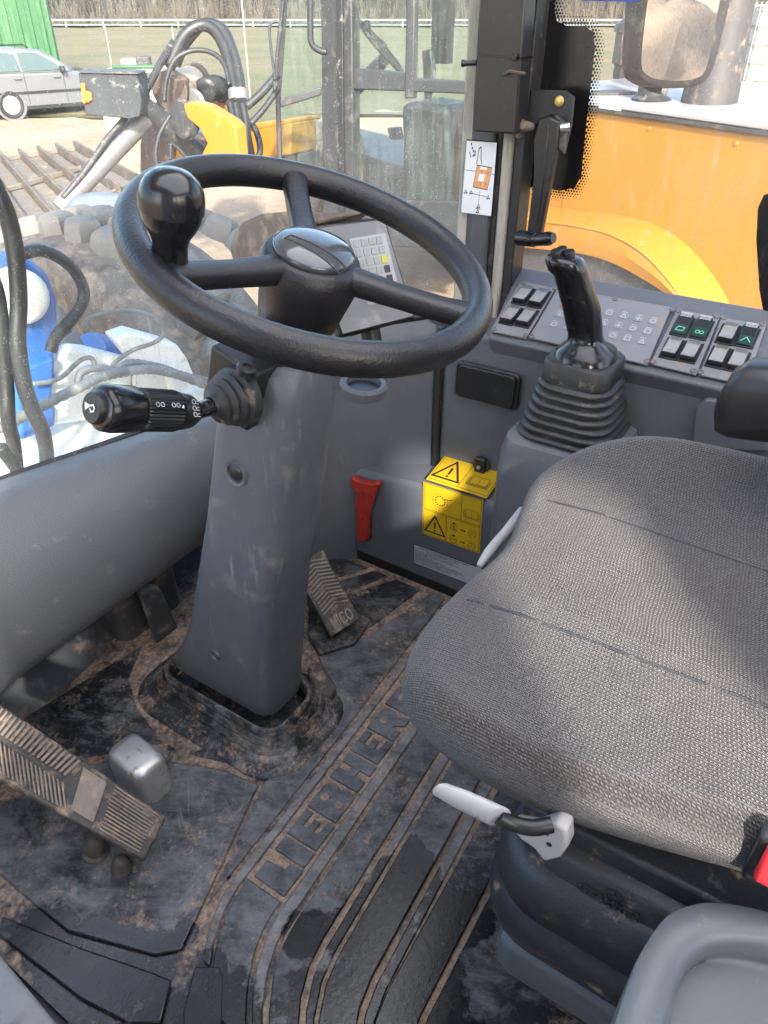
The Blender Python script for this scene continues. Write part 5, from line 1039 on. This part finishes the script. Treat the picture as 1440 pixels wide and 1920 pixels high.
sp_ = spline([at(382, 172, d=6.6), at(402, 164, d=6.8), at(420, 172, d=7.0)], 14); MB().tube(sp_, [.105 if i % 2 else .088 for i in range(len(sp_))], 14).build('corrugated_boot', 'lamp_black', yl, ang=60)
for px, py in ((373, 216), (384, 221)): MB().lathe([(0, -.01), (.022, -.01), (.022, .01), (0, .01)], at(px, py, d=5.83), BN, 12).build('bolt_head', 'yellow_dark', yl)
MB().tube([at(112, 392, d=5.9), at(272, 222, d=6.0)], [.070, .078], 18).build('tilt_cylinder', 'steel_grey', yl); MB().tube([at(268, 196, d=5.9), at(330, 250, d=6.2), at(392, 305, d=6.4)], [.075, .08, .085], 12).build('tilt_lever', 'steel_dark', yl)
MB().tube([at(265, 187, d=5.95), at(300, 120, d=6.0), at(325, 80, d=6.1)], .030, 10).build('pipe', 'lamp_black', yl)
hose([(118, 372), (160, 320), (200, 262), (228, 230), (246, 205)], .026, 'pipe', 'steel_dark', yl, d=5.85)
hose([(318, 125), (330, 95), (350, 62), (380, 47), (405, 60), (425, 100), (437, 160), (445, 230), (455, 300)], .050, 'boom_hose', 'hose', yl, d=6.1); hose([(330, 120), (345, 85), (372, 52), (392, 44), (418, 56), (436, 95), (449, 150), (456, 220), (470, 300)], .046, 'boom_hose', 'hose', yl, d=6.35)
hose([(430, 190), (440, 240), (436, 290), (430, 330)], .030, 'thin_hose', 'hose', yl, d=5.9); hose([(455, 195), (462, 240), (458, 300)], .030, 'thin_hose', 'hose', yl, d=5.9); hose([(300, 330), (292, 290), (300, 250), (320, 215)], .018, 'thin_hose', 'hose', yl, d=5.7)
hose([(308, 190), (312, 150), (328, 112), (360, 95), (395, 98), (420, 120), (430, 160)], .020, 'thin_hose', 'hose', yl, d=6.0); hose([(352, 230), (400, 232), (440, 255), (462, 300)], .024, 'thin_hose', 'hose', yl, d=6.0); hose([(465, 225), (480, 245), (488, 280), (480, 305)], .026, 'thin_hose', 'hose', yl, d=6.0); hose([(320, 300), (322, 270), (345, 290), (362, 320)], .016, 'thin_hose', 'hose', yl, d=5.95)
for px in (440, 451): MB().tube([at(px, 170, d=6.05), at(px + 2, 190, d=6.05)], .058, 10).build('hose_coupling', 'steel_grey', yl)
lb_ = [(146, 138), (150, 134), (256, 137), (261, 150), (266, 188), (262, 219), (240, 223), (160, 216), (157, 200)]
bl_ = MB().prism(PX(lb_, d=5.7), fdir * .26).build('lamp_box', 'lamp_black', yl, bevel=.02); MB().prism(PX([(153, 159), (160, 158), (164, 190), (161, 196), (156, 194)], d=5.69), -FWD * .02).build('amber_lens', 'amber', bl_, bevel=.004); MB().prism(PX([(163, 172), (172, 176), (174, 188), (165, 194)], d=5.69), -FWD * .02).build('amber_lens', 'amber', bl_, bevel=.004)
MB().prism(PX([(148, 132), (256, 135), (259, 139), (148, 137)], d=5.68), fdir * .28).build('lamp_lid', 'steel_dark', bl_, bevel=.004)
MB().lathe([(.05, -.25), (.35, -.3), (.50, -.3), (.56, -.2), (.56, .2), (.50, .3), (.3, .3)], hs_(5.9, .1, GZ + .56), HN, 36).build('front_wheel', 'tyre', yl, ang=60)
MB().prism([hs_(2.35, .3, -.75), hs_(8.6, .3, -.75), hs_(8.6, .3, -.35), hs_(2.35, .3, -.35)], HN * 1.1).build('chassis', 'steel_dark', yl, bevel=.02)
# its bucket
bu = thing('bucket', at(110, 400, z=GZ + .05), 'dusty steel bucket with welded ribs lying before the yellow loader', 'bucket')
b0_, b1_, b2_, b3_ = at(-40, 308, d=8.6), at(145, 281, d=9.2), at(262, 345, d=7.7), at(60, 455, d=6.6)
bn = (b1_ - b0_).cross(b3_ - b0_).normalized(); bn = bn if bn.z > 0 else -bn
MB().prism([b0_, b1_, b2_, b3_], -bn * .03).build('back_plate', 'bucket', bu)
for k in range(6):
    s = .02 + k * .19; p0, p1 = b0_.lerp(b1_, s), b3_.lerp(b2_, s); sd_ = (b1_ - b0_).normalized() * .035; MB().prism([p0 + bn * .001, p0 + sd_ + bn * .001, p1 + sd_ + bn * .001, p1 + bn * .001], bn * .11).build('rib', 'bucket_rib', bu, bevel=.006)
for t, w_ in ((0, .05), (.45, .02), (.96, .06)):
    p0, p1 = b0_.lerp(b3_, t), b1_.lerp(b2_, t); sd_ = (b3_ - b0_).normalized() * w_; MB().prism([p0 + bn * .002, p0 + sd_ + bn * .002, p1 + sd_ + bn * .002, p1 + bn * .002], bn * .05).build('cross_bar', 'bucket', bu, bevel=.005)
MB().prism([b3_, b2_, Vector((b2_.x, b2_.y, GZ)), Vector((b3_.x, b3_.y, GZ))], Vector((b0_ - b3_)).normalized() * .05).build('lip_plate', 'bucket', bu); MB().prism([b0_, b3_, Vector((b3_.x, b3_.y, GZ)), Vector((b0_.x, b0_.y, GZ))], Vector((b1_ - b0_)).normalized() * .05).build('side_plate', 'bucket', bu)

# ------------------------------------------------------------------ silver estate car
ca = thing('estate_car', (0, 0, 0), 'silver estate car parked before the green container', 'car')
rw = at(28, 224, z=GZ); ca.location = (rw.x, rw.y, GZ); chd = (fdir * .66 + RGT * .75).normalized(); csd = Vector((chd.y, -chd.x, 0))
if csd.dot(fdir) < 0: csd = -csd
K = .95
def cl(l, s, z): return Vector((rw.x, rw.y, GZ)) + chd * (l * K) + csd * (s * K) + Vector((0, 0, z * K))
side = [(-.95, .42), (-.97, .75), (-.93, .98), (-.80, 1.28), (-.62, 1.43), (-.2, 1.48), (.6, 1.47), (1.05, 1.41), (1.45, 1.18), (1.75, .97), (2.4, .86), (3.0, .72), (3.18, .55), (3.18, .25), (3.05, .2), (-.85, .22)]
low = [(-.95, .42), (-.97, .75), (-.93, .98), (1.72, .95), (2.4, .86), (3.0, .72), (3.18, .55), (3.18, .25), (3.05, .2), (-.85, .22)]
MB().prism([cl(l, 0, z) for l, z in low], csd * (1.70 * K)).build('body', 'car_paint', ca, bevel=.05, seg=3)
green = [(-.93, .98), (-.80, 1.28), (-.62, 1.43), (-.2, 1.48), (.6, 1.47), (1.05, 1.41), (1.45, 1.18), (1.72, .95)]
MB().loft([[cl(l, .03 if z < 1.1 else .16, z) for l, z in green], [cl(l, 1.67 if z < 1.1 else 1.54, z) for l, z in green]]).build('roof_cabin', 'car_paint', ca, bevel=.03)
def ws_(pts, nm, par=ca): MB().prism([cl(l, .03 + (z - .98) * .30 - .012, z) for l, z in pts], csd * .02).build(nm, 'car_glass', par, bevel=.01)
ws_([(-.86, 1.02), (-.72, 1.30), (-.52, 1.37), (-.28, 1.37), (-.26, 1.0)], 'rear_window'); ws_([(-.20, 1.0), (-.22, 1.38), (.36, 1.39), (.42, 1.0)], 'side_window'); ws_([(.49, 1.0), (.44, 1.39), (.92, 1.36), (1.34, 1.12), (1.38, 1.0)], 'side_window')
MB().prism([cl(1.08, .22, 1.40), cl(1.08, 1.48, 1.40), cl(1.70, 1.6, .99), cl(1.70, .1, .99)], chd * .02 + Vector((0, 0, .02))).build('windscreen', 'car_glass', ca)
MB().prism([cl(-.9, -.012, .52), cl(2.9, -.012, .52), cl(2.9, -.012, .58), cl(-.9, -.012, .58)], csd * .02).build('side_trim', 'car_black', ca); MB().prism([cl(-.9, -.006, .19), cl(2.9, -.006, .19), cl(2.9, -.006, .27), cl(-.9, -.006, .27)], csd * .02).build('sill_trim', 'car_black', ca)
for l in (.455, 1.42): MB().prism([cl(l, -.004, .30), cl(l + .012, -.004, .30), cl(l + .012, -.004, .95), cl(l, -.004, .95)], csd * .006).build('door_gap', 'car_black', ca)
for l in (.30, 1.25): MB().box(cl(l, -.02, .86), (.16, .05, .04), Matrix.Rotation(math.atan2(chd.y, chd.x), 3, 'Z')).build('door_handle', 'car_paint', ca, bevel=.01)
MB().tube([cl(-.6, .26, 1.49), cl(-.5, .26, 1.54), cl(.7, .26, 1.54), cl(.8, .26, 1.47)], .018, 6).build('roof_rail', 'car_black', ca); MB().box(cl(1.40, -.10, 1.02), (.10, .18, .13), Matrix.Rotation(math.atan2(chd.y, chd.x), 3, 'Z')).build('wing_mirror', 'car_black', ca, bevel=.03)
for l in (0, 2.60):
    w0 = cl(l, .0, .31); tq = MB().lathe([(.19 * K, -.02), (.27 * K, -.03), (.31 * K, 0), (.31 * K, .18), (.2 * K, .2)], w0, csd, 28).build('wheel', 'car_black', ca, ang=40); MB().lathe([(.20 * K, -.016), (.19 * K, .01), (.04, .02), (.0, -.01)], w0, csd, 24).build('hub', 'car_black', tq)
    for k in range(8):
        a_ = 2 * math.pi * k / 8; dr = chd * math.cos(a_) + Vector((0, 0, math.sin(a_))); MB().tube([w0 - csd * .02, w0 - csd * .02 + dr * .19 * K], [.022, .03], 6).build('spoke', 'alloy', tq)
    MB().lathe([(.185 * K, -.028), (.205 * K, -.028), (.205 * K, -.01), (.185 * K, -.01)], w0, csd, 28).build('rim', 'alloy', tq)
    MB().lathe([(.33 * K, -.008), (.37 * K, -.008), (.37 * K, .02), (.33 * K, .02)], w0 + Vector((0, 0, .01)), csd, 28).build('wheel_arch', 'car_paint', ca)

# ------------------------------------------------------------------ green container
k0 = at(96, 60, d=24); k0.z = GZ; cw = (-RGT + fdir * .10).normalized(); cdp = (fdir - RGT * .45).normalized()
gc = thing('shipping_container', k0 + cw * 3, 'green ribbed steel shipping container behind the silver car', 'container')
MB().prism([k0, k0 + cw * 6, k0 + cw * 6 + Vector((0, 0, 2.6)), k0 + Vector((0, 0, 2.6))], cdp * 2.4).build('shell', 'container', gc)
for k in range(15):
    p0 = k0 + cw * (.18 + k * .4); MB().prism([p0 - cdp * .06 + Vector((0, 0, .12)), p0 + cw * .16 - cdp * .06 + Vector((0, 0, .12)), p0 + cw * .16 - cdp * .06 + Vector((0, 0, 2.5)), p0 - cdp * .06 + Vector((0, 0, 2.5))], cdp * .07).build('rib', 'container', gc, bevel=.02)
for z in (0, 2.46): MB().prism([k0 - cdp * .08 + Vector((0, 0, z)), k0 + cw * 6 - cdp * .08 + Vector((0, 0, z)), k0 + cw * 6 - cdp * .08 + Vector((0, 0, z + .14)), k0 - cdp * .08 + Vector((0, 0, z + .14))], cdp * .09).build('frame_rail', 'container', gc)
MB().box(k0 + Vector((0, 0, 1.3)) - cdp * .04 + cw * .02, (.16, .16, 2.6), Matrix.Rotation(math.atan2(cw.y, cw.x), 3, 'Z')).build('corner_post', 'container', gc, bevel=.02)
# ------------------------------------------------------------------ yard clutter
for i, (px, d_, lab) in enumerate(((352, 15.0, 'blue plastic barrel standing upright behind the drum, left of two'), (372, 14.2, 'taller blue plastic barrel standing upright behind the drum, right of two'), (428, 15.5, 'dark blue barrel half hidden behind the boom hoses'))):
    b = at(px, 200, d=d_); b.z = GZ; h = .95 if i != 1 else 1.0
    o = MB().lathe([(.27, 0), (.29, .04), (.29, .3), (.305, .32), (.305, .36), (.29, .38), (.29, .62), (.305, .64), (.305, .68), (.29, .70), (.285, h - .05), (.25, h), (0, h)], b, (0, 0, 1), 24).build('barrel', 'barrel', ang=40); tag(o, lab, 'barrel', 'blue barrels in the yard')
ro = at(285, 175, d=14.5); ro.z = GZ + .42
rl = MB().tube([ro - RGT * .9, ro + RGT * .95], .42, 24).build('pipe_roll', 'tan_roll'); tag(rl, 'pale tan roll of sheeting lying behind the lamp box', 'roll')
bt_ = thing('workbench', at(262, 130, d=16.5), 'low pale table heaped with white and green odds and ends', 'bench'); tb = at(265, 126, d=16.2)
MB().box((tb.x, tb.y, tb.z - .03), (1.3, 1.3, .06), Matrix.Rotation(YAW, 3, 'Z')).build('top', 'tan_roll', bt_)
for a_, b_ in ((-.5, -.5), (.5, -.5), (.5, .5), (-.5, .5)): MB().box((tb.x + a_, tb.y + b_, (tb.z + GZ) / 2 - .03), (.07, .07, tb.z - GZ - .06)).build('leg', 'wood', bt_)
for i, (a_, b_, s_, m_, nm, lab, ct) in enumerate(((-.25, .05, (.34, .22, .16), 'white_print', 'canister', 'white canister lying on the low table', 'canister'), (.1, -.1, (.30, .25, .22), 'steel_dark', 'engine_part', 'dark engine part on the low table', 'engine part'), (.0, -.45, (1.0, .2, .07), 'container', 'green_tray', 'flat green tray along the front of the low table', 'tray'))):
    q = tb + RGT * a_ + fdir * b_ + Vector((0, 0, s_[2] / 2 + .002)); o = MB().box(q, s_, Matrix.Rotation(YAW - math.pi / 2, 3, 'Z')).build(nm, m_, bevel=.04); tag(o, lab, ct)
for i, (px, pt, pb, d_) in enumerate(((196, 48, 118, 27), (322, 50, 130, 27), (452, -10, 170, 19))):
    t_ = at(px, pt, d=d_); b = Vector((t_.x, t_.y, GZ)); o = MB().tube([b, t_], .022, 8).build('fence_post', 'galv'); tag(o, ('thin pale fence post on the field, nearest the green container', 'thin pale fence post on the field, behind the drum', 'tall pale pole left of the cab wipers')[i], 'post')
# IBC tank at the right edge
ib = thing('liquid_tank', Vector((0, 0, 0)), 'white plastic tank in a wire cage behind the engine hood', 'tank'); i0 = at(1388, 195, d=10); i1_ = i0 + RGT * 1.15; ib.location = (i0.x, i0.y, i0.z)
tk = MB().prism([i0 + Vector((0, 0, .03)) + RGT * .03 + fdir * .03, i1_ + Vector((0, 0, .03)) + fdir * .03, i1_ + fdir * 1.0 + Vector((0, 0, .03)), i0 + RGT * .03 + fdir * 1.0 + Vector((0, 0, .03))], (0, 0, 1.08)).build('tank', 'ibc', ib, bevel=.06)
for k in range(6):
    z = i0.z + .08 + k * .2; MB().tube([Vector((p.x, p.y, z)) for p in (i0 + fdir * 1.05, i0, i1_ + RGT * .02)], .014, 6).build('cage_bar', 'galv', ib)
for k in range(7):
    p = i0 + RGT * (.16 * k + .02) - fdir * .012; MB().tube([Vector((p.x, p.y, i0.z)), Vector((p.x, p.y, i0.z + 1.14))], .012, 6).build('cage_bar', 'galv', ib)
    p = i0 + fdir * (.16 * k + .05) - RGT * .012; MB().tube([Vector((p.x, p.y, i0.z)), Vector((p.x, p.y, i0.z + 1.14))], .012, 6).build('cage_bar', 'galv', ib)
cr = thing('timber_stack', Vector((i0.x, i0.y, GZ)), 'stack of brown timbers carrying the caged tank', 'timber')
nl = 5; hz = (i0.z - GZ) / nl
for k in range(nl):
    for j in range(3):
        p = i0 + RGT * .55 + fdir * .5; rot = Matrix.Rotation(YAW - math.pi / 2 + (math.pi / 2 if k % 2 else 0), 3, 'Z'); MB().box(Vector((p.x, p.y, GZ + hz * (k + .5))) + rot @ Vector((0, (j - 1) * .45, 0)), (1.25, .25, hz - .004), rot).build('beam', 'wood', cr)
wl2 = thing('work_lamp', at(1180, 190, d=6.6), 'boxy work lamp with black hood on a thin post behind the hood', 'lamp')
q = at(1178, 90, d=6.6); MB().box(q, (.26, .2, .26), Matrix.Rotation(YAW, 3, 'Z')).build('body', 'dusty_brown', wl2, bevel=.02); MB().lathe([(.15, 0), (.14, .06), (.08, .10), (0, .11)], q + Vector((0, 0, .12)), (0, 0, 1), 16).build('dome', 'cab_dark', wl2); MB().box(q - Vector((0, 0, .18)), (.18, .16, .12), Matrix.Rotation(YAW, 3, 'Z')).build('bracket', 'lamp_black', wl2, bevel=.01); MB().tube([q - Vector((0, 0, .2)), Vector((q.x, q.y, GZ))], .02, 8).build('post', 'galv', wl2)
